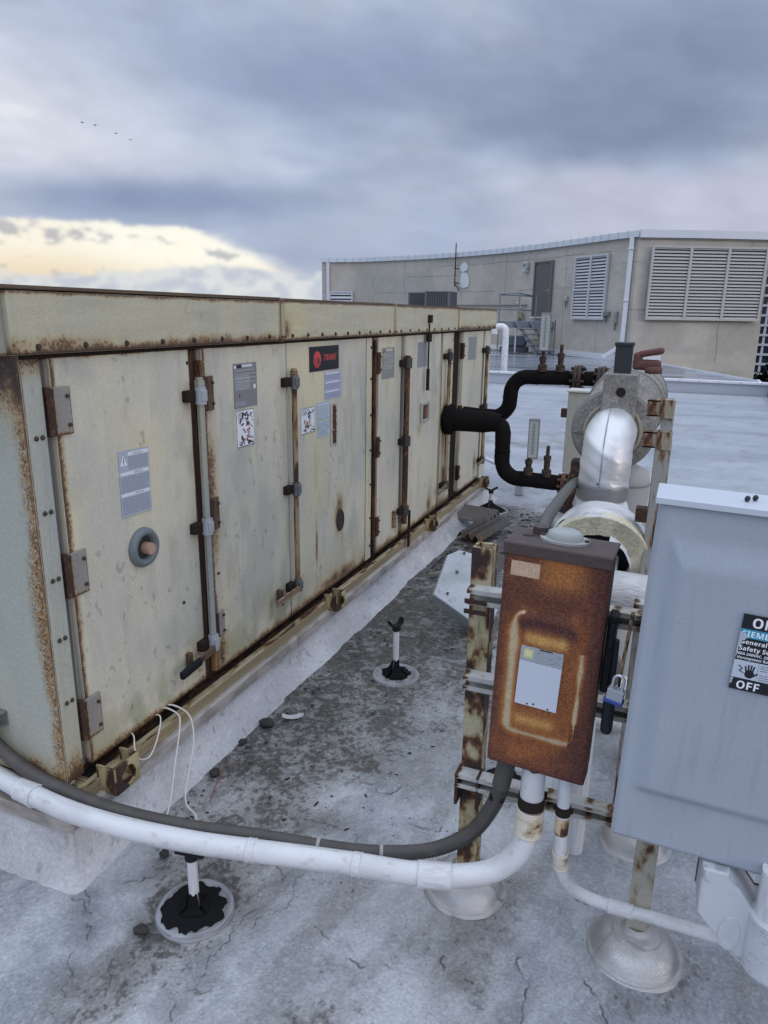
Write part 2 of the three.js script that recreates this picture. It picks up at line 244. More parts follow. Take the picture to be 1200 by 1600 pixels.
function roofH(x, z) { if (z < -6.5) return 0; const e = sst(-6.6, -6.0, z) * sst(0.4, 0.0, z); const lapx = -0.28 + (fbm(z * 1.5, 4, 2) - 0.5) * 0.08, lapz = -2.45 + (fbm(x * 1.5, 9, 2) - 0.5) * 0.1; return e * (0.004 * sst(lapx - 0.012, lapx + 0.012, x) - 0.004 * sst(lapz - 0.012, lapz + 0.012, z) + (fbm(x * 2.2, z * 2.2, 3) - 0.5) * 0.014 + (fbm(x * 12, z * 12, 3) - 0.5) * 0.008 + (fbm(x * 40 + 4, z * 40, 2) - 0.5) * 0.0022); }
function gridGeo(x0, x1, z0, z1, nx, nz, hf) {
  const pos = [], uv = [], idx = [];
  for (let j = 0; j <= nz; j++) for (let i = 0; i <= nx; i++) { const u = i / nx, v = j / nz, x = mix(x0, x1, u), z = mix(z0, z1, v); pos.push(x, hf(x, z), z); uv.push(u, v); }
  for (let j = 0; j < nz; j++) for (let i = 0; i < nx; i++) { const a = j * (nx + 1) + i, b = a + nx + 1; idx.push(a, b, a + 1, b, b + 1, a + 1); }
  const g = new THREE.BufferGeometry(); g.setAttribute('position', new THREE.Float32BufferAttribute(pos, 3)); g.setAttribute('uv', new THREE.Float32BufferAttribute(uv, 2)); g.setIndex(idx); g.computeVertexNormals(); return g;
}
const deck = thing('roof_deck', 'silver coated flat roof, cracked and grimy along the kerb', null, [0, 0, 0], null, 'structure');
M('roof_surface', gridGeo(RX0, RX1, RZ0, RZ1, 340, 480, roofH), nearRoofMat, deck);
const midMat = std({ roughness: 0.5, map: tex(1536, 1536, (u, v, o) => { roofCol(mix(-8, 1.75, u), mix(-18.0, -6.6, v), o); }), bumpMap: relief(10, 12), bumpScale: 0.003 });
M('roof_surface', gridGeo(-8, 1.75, -18.0, -6.6, 20, 20, () => 0), midMat, deck);
const restMat = std({ color: new THREE.Color(0.24, 0.255, 0.285), roughness: 0.6, bumpMap: relief(12, 12), bumpScale: 0.004 });
M('roof_surface', mg(gridGeo(-14, -3, -6.6, 6, 2, 2, () => 0), gridGeo(-3, 1.75, 0.4, 6, 2, 2, () => 0), gridGeo(-14, -8, -18, -6.6, 2, 2, () => 0)), restMat, deck);
const silverMat = std({ color: new THREE.Color(0.44, 0.46, 0.51), roughness: 0.5, bumpMap: relief(4, 4), bumpScale: 0.004 });
const whiteTrim = std({ color: new THREE.Color(0.62, 0.64, 0.68), roughness: 0.45 });
// raised edge at the far side of the roof, with its white metal flashing
const led = thing('roof_ledge', 'low silver ledge with white metal edge across the far side of the roof', null, [0, 0, -18.1], null, 'structure');
M('ledge_face', mg(tr(box(15.76, 0.25, 0.12), -6.13, 0.125, -18.08), tr(box(0.12, 0.25, 24), 1.82, 0.125, -6.14)), silverMat, led);
const ledgeCap = M('ledge_flashing', mg(tr(rbox(15.9, 0.05, 0.24, 0.006), -6.09, 0.272, -18.08), tr(rbox(0.2, 0.05, 23.9, 0.006), 1.84, 0.272, -6.0)), whiteTrim, led);
{ const g = cyl(0.012, 0.01, 'z', 6), m = std({ color: 0x7a7d84 }); for (let i = 0; i < 26; i++) M('screw', g, m, ledgeCap, [1.6 - i * 0.42, 0.272, -17.958]); }
// upper roof beyond the ledge
const br = thing('back_roof', 'wet grey upper roof in front of the rooftop building', null, [0, 0.15, -24], null, 'structure');
const bs = new THREE.Shape([[-26, 18.2], [1.72, 18.2], [1.68, 20.3], [-0.75, 26], [-1.0, 27.6], [-26, 40]].map((p) => new THREE.Vector2(...p)));
{ const g = new THREE.ExtrudeGeometry(bs, { depth: 0.5, bevelEnabled: false }); g.rotateX(-Math.PI / 2); g.translate(0, -0.36, 0);
  const t = tex(1024, 1024, (u, v, o) => { const x = u * 20, z = v * 20, n = fbm(x * 0.3, z * 3, 4), m = fbm(x * 1.3 + 9, z * 5, 4); const c = mix3([148, 154, 166], [86, 92, 104], sst(0.36, 0.68, n * 0.6 + m * 0.4)); set3(o, c); }); t.repeat.set(0.05, 0.05);
  M('roof_surface', g, std({ map: t, roughness: 0.22 }), br);
  M('edge_flashing', mg(tr(box(0.06, 0.09, 6.3).rotateY(0.40), 0.46, 0.14, -23.1), tr(box(0.06, 0.09, 2.2), 1.72, 0.145, -19.3)), whiteTrim, br); }

// ---------------------------------------------------------------- kerb under the unit
const UX0 = -3.6, UX1 = -1.6, UZ0 = -6.36, UZ1 = -1.394;
function ringSkirt(levels, sub, disp) {                              // skirt round the unit's footprint, its corners rounding as it spreads
  const pos = [], uv = [], idx = [], nx = Math.ceil((UX1 - UX0) / sub), nz = Math.ceil((UZ1 - UZ0) / sub), na = 8; let vv = 0, row = 0; const S0 = [];
  levels.forEach(([d, h], k) => {
    if (k) vv += Math.hypot(d - levels[k - 1][0], h - levels[k - 1][1]);
    const r = 0.006 + Math.max(0, d) * 0.28, P = []; const x0 = UX0 - d, x1 = UX1 + d, z0 = UZ0 - d, z1 = UZ1 + d;
    const arc = (cx, cz, a0) => { for (let i = 0; i <= na; i++) { const a = a0 + i / na * Math.PI / 2; P.push([cx + Math.cos(a) * r, cz + Math.sin(a) * r, Math.cos(a), Math.sin(a)]); } };
    const run = (ax, az, bx, bz, n, ox, oz) => { for (let i = 1; i < n; i++) P.push([mix(ax, bx, i / n), mix(az, bz, i / n), ox, oz]); };
    arc(x1 - r, z1 - r, 0); run(x1 - r, z1, x0 + r, z1, nx, 0, 1); arc(x0 + r, z1 - r, Math.PI / 2); run(x0, z1 - r, x0, z0 + r, nz, -1, 0); arc(x0 + r, z0 + r, Math.PI); run(x0 + r, z0, x1 - r, z0, nx, 0, -1); arc(x1 - r, z0 + r, Math.PI * 1.5); run(x1, z0 + r, x1, z1 - r, nz, 1, 0); P.push(P[0]);
    row = P.length; let s = 0; P.forEach((p, i) => { if (i) s += Math.hypot(p[0] - P[i - 1][0], p[1] - P[i - 1][1]); const q = disp && k ? disp(p[0], h, p[1]) * Math.min(1, k / 3) : 0; pos.push(p[0] + p[2] * q, h, p[1] + p[3] * q); if (!k) S0.push(s); uv.push(S0[i], vv); });
  });
  for (let k = 0; k + 1 < levels.length; k++) for (let i = 0; i + 1 < row; i++) { const a = k * row + i, b = a + row; idx.push(a, a + 1, b, b, a + 1, b + 1); }
  const g = new THREE.BufferGeometry(); g.setAttribute('position', new THREE.Float32BufferAttribute(pos, 3)); g.setAttribute('uv', new THREE.Float32BufferAttribute(uv, 2)); g.setIndex(idx); g.computeVertexNormals(); return g;
}
const curb = thing('roof_curb', 'raised silver coated kerb with metal cap under the air handler', null, [-2.6, 0, -3.88], null, 'structure');
const capTex = tex(512, 128, (u, v, o) => { const n = fbm(u * 18, v * 6, 4), m = vn(u * 300, v * 80); set3(o, mix3([172, 166, 160], [140, 134, 126], sst(0.35, 0.7, n)).map((c) => c + (m - 0.5) * 10)); }); capTex.repeat.set(0.6, 4);
M('metal_cap', ringSkirt([[-0.12, 0.165], [0.044, 0.171], [0.049, 0.170], [0.051, 0.166], [0.051, 0.126], [0.046, 0.122], [0.02, 0.121]], 0.4), std({ map: capTex, roughness: 0.5 }), curb);
const memTex = tex(1024, 256, (u, v, o) => { const x = u * 4, y = v, n = fbm(x * 3, y * 5, 4), f = vn(x * 180, y * 180), sp = sst(0.68, 0.78, fbm(x * 24, y * 24, 3)); let c = mix3([188, 189, 191], [166, 166, 168], sst(0.3, 0.75, n)); c = mix3(c, [112, 108, 104], sst(0.66, 0.85, fbm(x * 40, y * 40, 3)) * 0.4); set3(o, c.map((q) => q + (f - 0.5) * 22)); }); memTex.repeat.set(0.25, 1);
const memLv = []; for (let i = 0; i <= 16; i++) { const t = i / 16; memLv.push([0.034 + 0.030 * t + 0.050 * t * t * t + 0.022 * Math.pow(t, 9), 0.124 * (1 - t) - 0.004 * t]); }
M('membrane', ringSkirt(memLv, 0.015, (x, y, z) => (fbm(z * 6 + x * 6, y * 9, 3) - 0.5) * 0.012 + (fbm((z + x) * 32, y * 32 + 4, 2) - 0.5) * 0.006), std({ map: memTex, roughness: 0.5, side: THREE.DoubleSide, bumpMap: relief(2, 2), bumpScale: 0.0035 }), curb);

// ---------------------------------------------------------------- air handling unit
const ah = thing('air_handler', 'long weathered cream air handling unit with rusty latched doors', 'air handler', [-2.6, 0.17, -3.88]);
const rustDark = std({ map: rustyTex(0.5, 0.5, [48, 40, 34], 0.66, 3), roughness: 0.85 });
const rustBlack = matte({ color: new THREE.Color(0.028, 0.020, 0.016), roughness: 0.9 });
const paintB = waveTex, PB = { roughness: 0.5, bumpMap: paintB, bumpScale: 0.006 };
const screwMat = std({ color: new THREE.Color(0.05, 0.036, 0.028), roughness: 0.8 });
const FX = -1.6;
M('casing', tr(box(1.95, 1.29, 4.94), 0, 0, 0), std({ map: rustyTex(1, 1, [84, 78, 68], 0.62, 9, 200), roughness: 0.9 }), ah, [-2.613, 0.888, -3.884]);
const panels = {};
function facePanel(name, d0, d1, h0, h1, opt = {}, th = 0.034, proud = 0) {
  const w = d1 - d0, h = h1 - h0, g = rbox(w, h, th, 0.005, 2); g.rotateY(Math.PI / 2);
  return M(name, g, std({ ...PB, map: paintTex(w, h, opt) }), ah, [FX - th / 2 + proud, (h0 + h1) / 2, -(d0 + d1) / 2]);
}
M('end_panel', (() => { const g = rbox(2.0, 1.30, 0.03, 0.004); return g; })(), std({ ...PB, map: paintTex(2.0, 1.30, { seed: 11, base: [172, 174, 160], R: 0.012, grain: 0.062, wear: 0.5, spots: [[1.97, 0.02, 0.25, 0.07, 1], [1.99, 1.25, 0.14, 0.12, 1]] }) }), ah, [-2.601, 0.885, -1.418]);
{ const ch = M('channel', mg(tr(box(0.16, 0.003, 0.05), 0, 0.022, 0), tr(box(0.16, 0.003, 0.05), 0, -0.022, 0), tr(box(0.16, 0.047, 0.003), 0, 0, -0.025)), std({ color: new THREE.Color(0.2, 0.23, 0.22), roughness: 0.5, metalness: 0.4 }), ah, [-1.9, 0.425, -1.376]); ch.userData.label = 'short grey channel on the end wall'; }
const cp = facePanel('corner_post', 1.404, 1.472, 0.245, 1.53, { seed: 12, base: [176, 178, 166], wear: 0.6, T: 0.08, B: 0.09, L: 0.004 });
const rivet = new THREE.SphereGeometry(0.0075, 8, 6);
for (const h of [1.31, 1.10, 0.90, 0.715, 0.51]) for (const d of [1.432, 1.453]) M('rivet', rivet, screwMat, cp, [FX, h, -d]);
const D1 = facePanel('door', 1.503, 2.112, 0.255, 1.526, { seed: 1, L: 0.022, B: 0.035, R: 0.008, T: 0.012, spots: [[0.59, 1.1, 0.03, 0.05, 0.5], [0.6, 0.62, 0.03, 0.05, 0.5], [0.56, 0.1, 0.05, 0.1, 0.5]], green: 0.4 });
const D2 = facePanel('door', 2.186, 2.783, 0.25, 1.524, { seed: 2, L: 0.03, B: 0.04, T: 0.008, spots: [[0.02, 0.75, 0.04, 0.45, 0.8], [0.03, 0.06, 0.05, 0.09, 1], [0.42, 0.13, 0.012, 0.06, 0.8]], green: 0.5 });
const P3 = facePanel('fixed_panel', 2.790, 3.648, 0.25, 1.527, { seed: 3, B: 0.05, R: 0.004, spots: [[0.51, 0.38, 0.06, 0.11, 1.1], [0.55, 0.26, 0.03, 0.10, 0.5], [0.26, 0.26, 0.014, 0.16, 0.7], [0.5, 0.03, 0.3, 0.05, 0.9]], green: 0.3 });
const S3 = facePanel('seam_strip', 3.654, 3.735, 0.25, 1.527, { seed: 4, R: 0.012 });
const D4 = facePanel('door', 3.808, 4.178, 0.25, 1.53, { seed: 5, L: 0.014, B: 0.05, spots: [[0.33, 0.1, 0.02, 0.12, 0.8]] });
const D5 = facePanel('door', 4.238, 4.955, 0.25, 1.53, { seed: 6, B: 0.05, L: 0.006, spots: [[0.55, 0.08, 0.06, 0.08, 0.8], [0.3, 0.65, 0.06, 0.05, 0.4]] });
const S5 = facePanel('seam_strip', 4.985, 5.268, 0.25, 1.53, { seed: 7, L: 0.02, R: 0.02, B: 0.08, spots: [[0.1, 0.6, 0.08, 0.22, 0.9]] });
const D6 = facePanel('door', 5.495, 6.115, 0.25, 1.53, { seed: 8, L: 0.02, B: 0.04, spots: [[0.5, 0.15, 0.04, 0.1, 0.7]] });
const S6 = facePanel('corner_post', 6.165, 6.36, 0.25, 1.53, { seed: 9, R: 0.006 });
for (const [S, d] of [[S3, 3.714], [S5, 5.25]]) for (const h of [1.47, 1.30, 1.10, 0.9, 0.70, 0.5, 0.33]) M('screw', cyl(0.007, 0.008, 'x', 8), screwMat, S, [FX + 0.003, h, -d]);
for (const [P, d, h] of [[D2, 2.23, 0.86], [D2, 2.22, 0.66], [D1, 2.1, 1.475], [D1, 2.0, 0.62]]) M('screw', cyl(0.006, 0.006, 'x', 8), screwMat, P, [FX + 0.002, h, -d]);
// rusted gaskets that show in the gaps between the doors
for (const [d0, d1, dk] of [[2.125, 2.18, 0], [3.745, 3.80, 1], [5.285, 5.48, 1], [4.185, 4.23, 1], [1.478, 1.498, 2]]) {
  const g = box(0.012, 1.26, d1 - d0); M('door_gasket', g, dk === 2 ? std({ color: new THREE.Color(0.10, 0.12, 0.15), roughness: 0.6 }) : dk ? rustBlack : rustDark, ah, [FX - 0.03, 0.885, -(d0 + d1) / 2]);
}
M('rust_flange', box(0.02, 1.22, 0.014), std({ map: rustyTex(0.1, 1.2, [150, 118, 72], 0.55, 14, 300), roughness: 0.8 }), ah, [FX - 0.009, 0.87, -2.176]);
M('rust_flange', box(0.014, 1.24, 0.02), std({ map: rustyTex(0.1, 1.2, [128, 86, 56], 0.66, 18, 300), roughness: 0.8 }), ah, [FX - 0.008, 0.885, -3.792]);
// fascia
const fascia = [[1.365, 2.692], [2.728, 3.985], [4.018, 5.256], [5.29, 6.42]];
fascia.forEach(([d0, d1], i) => {
  const w = d1 - d0, g = rbox(w, 0.16, 0.03, 0.006, 2); g.rotateY(Math.PI / 2);
  const f = M('fascia_panel', g, std({ ...PB, map: paintTex(w, 0.16, { seed: 20 + i, base: [186, 181, 156], B: [0.042, 0.018, 0.016, 0.05][i], T: [0.012, 0.008, 0.012, 0.02][i], wear: 0.55, streak: 0.5, spots: i === 0 ? [[0.05, 0.02, 0.35, 0.03, 0.9]] : i === 1 ? [[0.02, 0.04, 0.05, 0.06, 0.8]] : [] }) }), ah, [-1.588, 1.613, -(d0 + d1) / 2]);
  const n = [8, 9, 8, 7][i]; for (let k = 0; k < n; k++) { const s = M('screw', mg(cyl(0.0062, 0.008, 'x', 8), tr(cyl(0.0095, 0.003, 'x', 10), -0.003, 0, 0)), screwMat, f, [-1.571, 1.552, -(d0 + w * (k + 0.5) / n)]); }
  M('top_flange', box(0.05, 0.010, w + 0.034), std({ map: rustyTex(0.2, w, [104, 96, 84], 0.4, 30 + i, 120), roughness: 0.85 }), ah, [-1.602, 1.702 - 0.002 * i, -(d0 + d1) / 2]);
});
for (const [d, h] of [[2.71, 0.172], [4.0, 0.172], [5.272, 0.172]]) {
  const s = M('seam_cap', rbox(0.038, h, 0.038, 0.006, 2), std({ ...PB, map: paintTex(0.04, 0.18, { seed: d, base: [186, 176, 140], B: 0.05, T: 0.03, L: 0.006, R: 0.004, px: 700 }) }), ah, [-1.585, 1.616, -d]);
  for (const k of [-0.011, 0.011]) M('screw', cyl(0.005, 0.006, 'x', 6), screwMat, s, [-1.565, 1.55, -d + k]);
}
M('fascia_panel', rbox(2.0, 0.16, 0.03, 0.006, 2), std({ ...PB, map: paintTex(2.0, 0.16, { seed: 27, base: [166, 168, 154], wear: 0.6, B: 0.01 }) }), ah, [-2.59, 1.613, -1.352]);
M('roof_panel', box(2.0, 0.03, 5.06), std({ map: rustyTex(1, 1, [150, 140, 118], 0.5, 41, 100), roughness: 0.85 }), ah, [-2.62, 1.685, -3.888]);
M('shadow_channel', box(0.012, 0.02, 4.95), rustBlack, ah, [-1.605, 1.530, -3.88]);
// base rail and lifting lugs
const railTex = rustyTex(0.055, 5, [166, 156, 128], 0.34, 51, 320);
M('base_rail', rbox(0.034, 0.047, 4.96, 0.006, 2), std({ map: railTex, roughness: 0.7 }), ah, [-1.587, 0.193, -3.885]);
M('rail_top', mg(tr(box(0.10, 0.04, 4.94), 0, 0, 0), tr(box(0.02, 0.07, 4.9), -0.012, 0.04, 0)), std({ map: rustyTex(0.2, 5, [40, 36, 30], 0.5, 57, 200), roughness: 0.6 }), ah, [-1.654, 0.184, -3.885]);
M('base_rail', tr(rbox(2.0, 0.045, 0.12, 0.006, 2), 0, 0, 0), std({ map: railTex, roughness: 0.75 }), ah, [-2.6, 0.193, -1.43]);
const lugMat = std({ map: rustyTex(0.12, 0.12, [172, 160, 126], 0.36, 60, 900), roughness: 0.7 });
function lug(d, sc = 1) {
  const sh = new THREE.Shape([[-0.05, -0.045], [0.05, -0.045], [0.05, 0.045], [-0.05, 0.045]].map((p) => new THREE.Vector2(p[0] * sc, p[1] * sc))); const hole = new THREE.Path(); hole.absellipse(0.004, -0.004, 0.03 * sc, 0.032 * sc, 0, Math.PI * 2); sh.holes.push(hole);
  const f = new THREE.ExtrudeGeometry(sh, { depth: 0.006, bevelEnabled: true, bevelSize: 0.001, bevelThickness: 0.001, bevelSegments: 1, curveSegments: 20 }); f.rotateY(Math.PI / 2);
  const g = mg(f, tr(box(0.07, 0.09 * sc, 0.006), -0.035, 0, 0.049 * sc), tr(box(0.07, 0.09 * sc, 0.006), -0.035, 0, -0.049 * sc), tr(box(0.07, 0.006, 0.1 * sc), -0.035, -0.043 * sc, 0));
  M('lifting_lug', g, lugMat, ah, [-1.512, 0.213, -d]);
}
lug(1.555, 1.05); lug(3.14, 0.95); lug(4.70, 0.95); lug(6.16, 0.95);
// hinges
const hingeMat = std({ map: paintTex(0.08, 0.14, { seed: 71, base: [150, 146, 140], L: 0.02, B: 0.012, R: 0.008, px: 900 }), roughness: 0.5, metalness: 0.2 });
const hingeRust = std({ map: rustyTex(0.08, 0.14, [92, 76, 64], 0.58, 73, 900), roughness: 0.75 });
function hinge(d, h, hh, w, mat, parent) {
  const g = rbox(0.009, hh, w, 0.003), p = M('hinge', g, mat, ah, [FX + 0.005, h, -(d + w / 2)]);
  M('hinge_knuckle', mg(cyl(0.011, hh * 0.94, 'y', 10), tr(box(0.02, hh, 0.012), -0.01, 0, 0.002)), rustDark, p, [FX + 0.004, h, -(d - 0.004)]);
  for (const k of [-0.3, 0.3]) M('bolt', cyl(0.006, 0.008, 'x', 6), screwMat, p, [FX + 0.012, h + hh * k, -(d + w * 0.78)]);
}
for (const h of [1.375, 0.895, 0.42]) hinge(1.492, h, 0.135, 0.066, hingeMat);
for (const h of [1.36, 0.905, 0.45]) hinge(2.192, h, h < 0.6 ? 0.11 : 0.125, 0.045, h < 0.6 ? hingeMat : hingeRust);
for (const h of [1.38, 0.90, 0.42]) { hinge(3.812, h, 0.12, 0.028, hingeRust); hinge(5.498, h, 0.12, 0.028, hingeRust); }
// latch rods
const greyPaint = std({ map: paintTex(0.1, 1, { seed: 80, base: [146, 150, 148], L: 0.004, px: 300, spots: [[0.05, 0.5, 0.02, 0.1, 0.5]] }), roughness: 0.45 });
const tanRust = std({ map: rustyTex(0.12, 1, [150, 134, 108], 0.52, 81, 400), roughness: 0.7 });
const brownRust = std({ map: rustyTex(0.12, 1, [92, 62, 46], 0.66, 82, 400), roughness: 0.8 });
const steel = std({ color: new THREE.Color(0.17, 0.172, 0.178), roughness: 0.38, metalness: 0.55 });
const darkSteel = std({ color: new THREE.Color(0.06, 0.058, 0.056), roughness: 0.5, metalness: 0.4 });
function latch(d, ht, hb, brs, rodMat, capMat, r, handle) {
  const p = M('latch_rod', mg(cyl(r, ht - hb, 'y', 12), tr(cyl(r * 1.35, 0.03, 'y', 12), 0, (ht - hb) / 2 - 0.025, 0)), rodMat, ah, [FX + 0.032, (ht + hb) / 2, -d]);
  for (const h of brs) {
    M('latch_bracket', mg(tr(rbox(0.034, 0.042, 0.03, 0.005), 0.004, 0, 0), tr(cyl(r * 1.5, 0.06, 'y', 12), 0, 0, 0)), capMat, p, [FX + 0.034, h, -d]);
    M('latch_strap', rbox(0.026, 0.04, 0.05, 0.004), rustBlack, p, [FX + 0.013, h, -(d - 0.037)]);
  }
  if (handle) handle(p);
}
const latchCap1 = std({ color: new THREE.Color(0.33, 0.355, 0.385), roughness: 0.5 });
latch(2.122, 1.425, 0.385, [1.362, 0.882, 0.415], greyPaint, latchCap1, 0.0135, (p) => {
  M('latch_lever', rbox(0.012, 0.028, 0.10, 0.004), hingeRust, p, [FX + 0.05, 0.395, -2.055], [0.10, 0, 0]);
  M('lever_grip', mg(tr(rbox(0.022, 0.034, 0.12, 0.011, 3), 0, 0, 0)), matte({ color: new THREE.Color(0.012, 0.013, 0.015), roughness: 0.6 }), p, [FX + 0.052, 0.385, -1.955], [0.08, 0, 0]);
  M('lever_catch', rbox(0.02, 0.08, 0.02, 0.003), hingeRust, p, [FX + 0.012, 0.38, -2.0]);
});
latch(2.795, 1.415, 0.385, [1.357, 0.878, 0.415], tanRust, steel, 0.0125, (p) => {
  M('latch_lever', mg(tr(rbox(0.014, 0.03, 0.22, 0.007, 2), 0, 0, 0)), tanRust, p, [FX + 0.045, 0.40, -2.69], [0.02, 0, 0]);
  M('lever_catch', rbox(0.03, 0.075, 0.018, 0.004), hingeRust, p, [FX + 0.02, 0.40, -2.655]);
});
latch(4.205, 1.405, 0.34, [1.36, 0.88, 0.43], brownRust, darkSteel, 0.018, (p) => {
  M('latch_lever', rbox(0.014, 0.25, 0.028, 0.007, 2), rustBlack, p, [FX + 0.055, 0.30, -4.235]);
  M('lever_catch', rbox(0.02, 0.11, 0.03, 0.004), tanRust, p, [FX + 0.012, 0.40, -4.08]);
});
latch(5.068, 1.415, 0.38, [1.36, 0.88, 0.415], tanRust, darkSteel, 0.014, (p) => {
  M('latch_lever', rbox(0.014, 0.03, 0.20, 0.007, 2), tanRust, p, [FX + 0.045, 0.405, -4.97], [0.15, 0, 0]);
  M('rag_strip', rbox(0.01, 0.2, 0.05, 0.005), std({ color: 0xb9bcc0 }), p, [FX + 0.02, 0.45, -5.12], [0.12, 0, 0]);
});
latch(6.138, 1.40, 0.38, [1.36, 0.88, 0.415], tanRust, darkSteel, 0.015, (p) => M('latch_lever', rbox(0.014, 0.03, 0.18, 0.007, 2), tanRust, p, [FX + 0.045, 0.41, -6.05], [0.1, 0, 0]));
// round sight port in the first door
const port = G('sight_port', ah, [FX, 0.890, -1.809]);
M('port_ring', lathe([[0.038, 0.0], [0.040, 0.012], [0.048, 0.022], [0.060, 0.02], [0.067, 0.008], [0.068, 0.0]], 40).rotateZ(-Math.PI / 2), std({ color: new THREE.Color(0.13, 0.155, 0.165), roughness: 0.5 }), port, [FX, 0.890, -1.809]);
M('port_well', cyl(0.04, 0.004, 'x', 32), std({ color: new THREE.Color(0.02, 0.022, 0.024), roughness: 0.6 }), port, [FX + 0.001, 0.890, -1.809]);
M('port_plug', mg(cyl(0.0205, 0.03, 'x', 24), tr(cyl(0.018, 0.004, 'x', 24), 0.017, 0, 0)), std({ color: new THREE.Color(0.42, 0.26, 0.19), roughness: 0.5 }), port, [FX + 0.014, 0.886, -1.817]);
// torn hole in the fixed panel and the probe on the fascia
M('drain_hole', (() => { const g = cyl(0.040, 0.006, 'x', 22); g.scale(1, 1.25, 0.85); return mg(g, tr(lathe([[0.038, 0], [0.044, 0.008], [0.05, 0]], 22).rotateZ(-Math.PI / 2).scale(1, 1.22, 0.85), 0, 0, 0)); })(), std({ color: new THREE.Color(0.035, 0.025, 0.02), roughness: 0.9 }), P3, [FX + 0.002, 0.592, -3.314]);
const probe = M('sensor_probe', mg(tr(box(0.03, 0.05, 0.05), 0, 0.22, 0), tr(rbox(0.03, 0.05, 0.045, 0.004), 0, 0.10, 0), tr(cyl(0.006, 0.42, 'y', 8), 0, -0.02, 0), tr(cyl(0.012, 0.14, 'y', 8), 0, -0.17, 0)), rustBlack, ah, [FX + 0.03, 1.40, -4.60]);
const win = M('window_frame', (() => { const s = new THREE.Shape([[-0.085, -0.062], [0.085, -0.062], [0.085, 0.062], [-0.085, 0.062]].map((p) => new THREE.Vector2(...p))); s.holes.push(new THREE.Path([[-0.055, -0.05], [-0.055, 0.05], [0.062, 0.05], [0.062, -0.05]].map((p) => new THREE.Vector2(...p)))); const g = new THREE.ExtrudeGeometry(s, { depth: 0.012, bevelEnabled: true, bevelSize: 0.002, bevelThickness: 0.002, bevelSegments: 1 }); g.rotateY(Math.PI / 2); return g; })(), std({ map: paintTex(0.3, 0.2, { seed: 91, base: [160, 162, 156] }), roughness: 0.5 }), D5, [FX, 1.012, -4.626]);
M('rusted_pane', box(0.004, 0.1, 0.12), std({ map: rustyTex(0.12, 0.1, [130, 88, 66], 0.55, 92, 900) }), win, [FX + 0.006, 1.012, -4.626]);
// ---------------------------------------------------------------- labels on the unit
function sticker(name, parent, d0, d1, h0, h1, draw, px = 1100, rough = 0.5, tilt = 0) {
  const w = d1 - d0, h = h1 - h0, t = canvasTex(Math.round(w * px), Math.round(h * px), draw), g = box(w, h, 0.002); g.rotateY(Math.PI / 2);
  return M(name, g, std({ map: t, roughness: rough }), parent, [FX + 0.0016, (h0 + h1) / 2, -(d0 + d1) / 2], tilt ? [tilt, 0, 0] : undefined);
}
function fineText(x, x0, y0, x1, y1, lh, col) { x.fillStyle = col; for (let y = y0; y < y1; y += lh) { let q = x0; while (q < x1) { const l = 2 + rnd() * lh * 1.6; if (q + l > x1) break; x.fillRect(q, y, l, lh * 0.45); q += l + 1.5 + rnd() * 2; } } }
function speckle(x, w, h, n, cols, r0, r1) { for (let i = 0; i < n; i++) { x.fillStyle = cols[Math.floor(rnd() * cols.length)]; x.beginPath(); x.ellipse(rnd() * w, rnd() * h, rr(r0, r1), rr(r0, r1) * rr(0.5, 1.5), rnd() * 3, 0, 7); x.fill(); } }
sticker('warning_label', D1, 1.728, 1.868, 1.008, 1.222, (x, w, h) => {
  x.fillStyle = '#a3abb6'; x.fillRect(0, 0, w, h);
  const bar = (y0, y1, t) => { x.fillStyle = '#d3d8de'; x.fillRect(t ? w * 0.3 : w * 0.03, y0, w * (t ? 0.68 : 0.94), y1 - y0); x.fillStyle = '#8b939e'; x.font = 'bold ' + (y1 - y0) * 0.8 + 'px sans-serif'; x.textAlign = 'center'; x.fillText('WARNING', w * 0.62, y1 - (y1 - y0) * 0.2); };
  bar(h * 0.03, h * 0.085, 1); fineText(x, w * 0.3, h * 0.1, w * 0.97, h * 0.29, h * 0.022, '#6d7581');
  x.fillStyle = '#dde1e6'; x.beginPath(); x.moveTo(w * 0.15, h * 0.07); x.lineTo(w * 0.27, h * 0.22); x.lineTo(w * 0.04, h * 0.22); x.fill(); x.strokeStyle = '#3d424b'; x.lineWidth = 3; x.beginPath(); x.moveTo(w * 0.165, h * 0.1); x.lineTo(w * 0.135, h * 0.16); x.lineTo(w * 0.17, h * 0.155); x.lineTo(w * 0.15, h * 0.21); x.stroke();
  bar(h * 0.32, h * 0.37); fineText(x, w * 0.04, h * 0.395, w * 0.97, h * 0.62, h * 0.022, '#6d7581'); bar(h * 0.64, h * 0.69); fineText(x, w * 0.04, h * 0.71, w * 0.97, h * 0.97, h * 0.022, '#6d7581');
}, 1200, 0.5, -0.02);
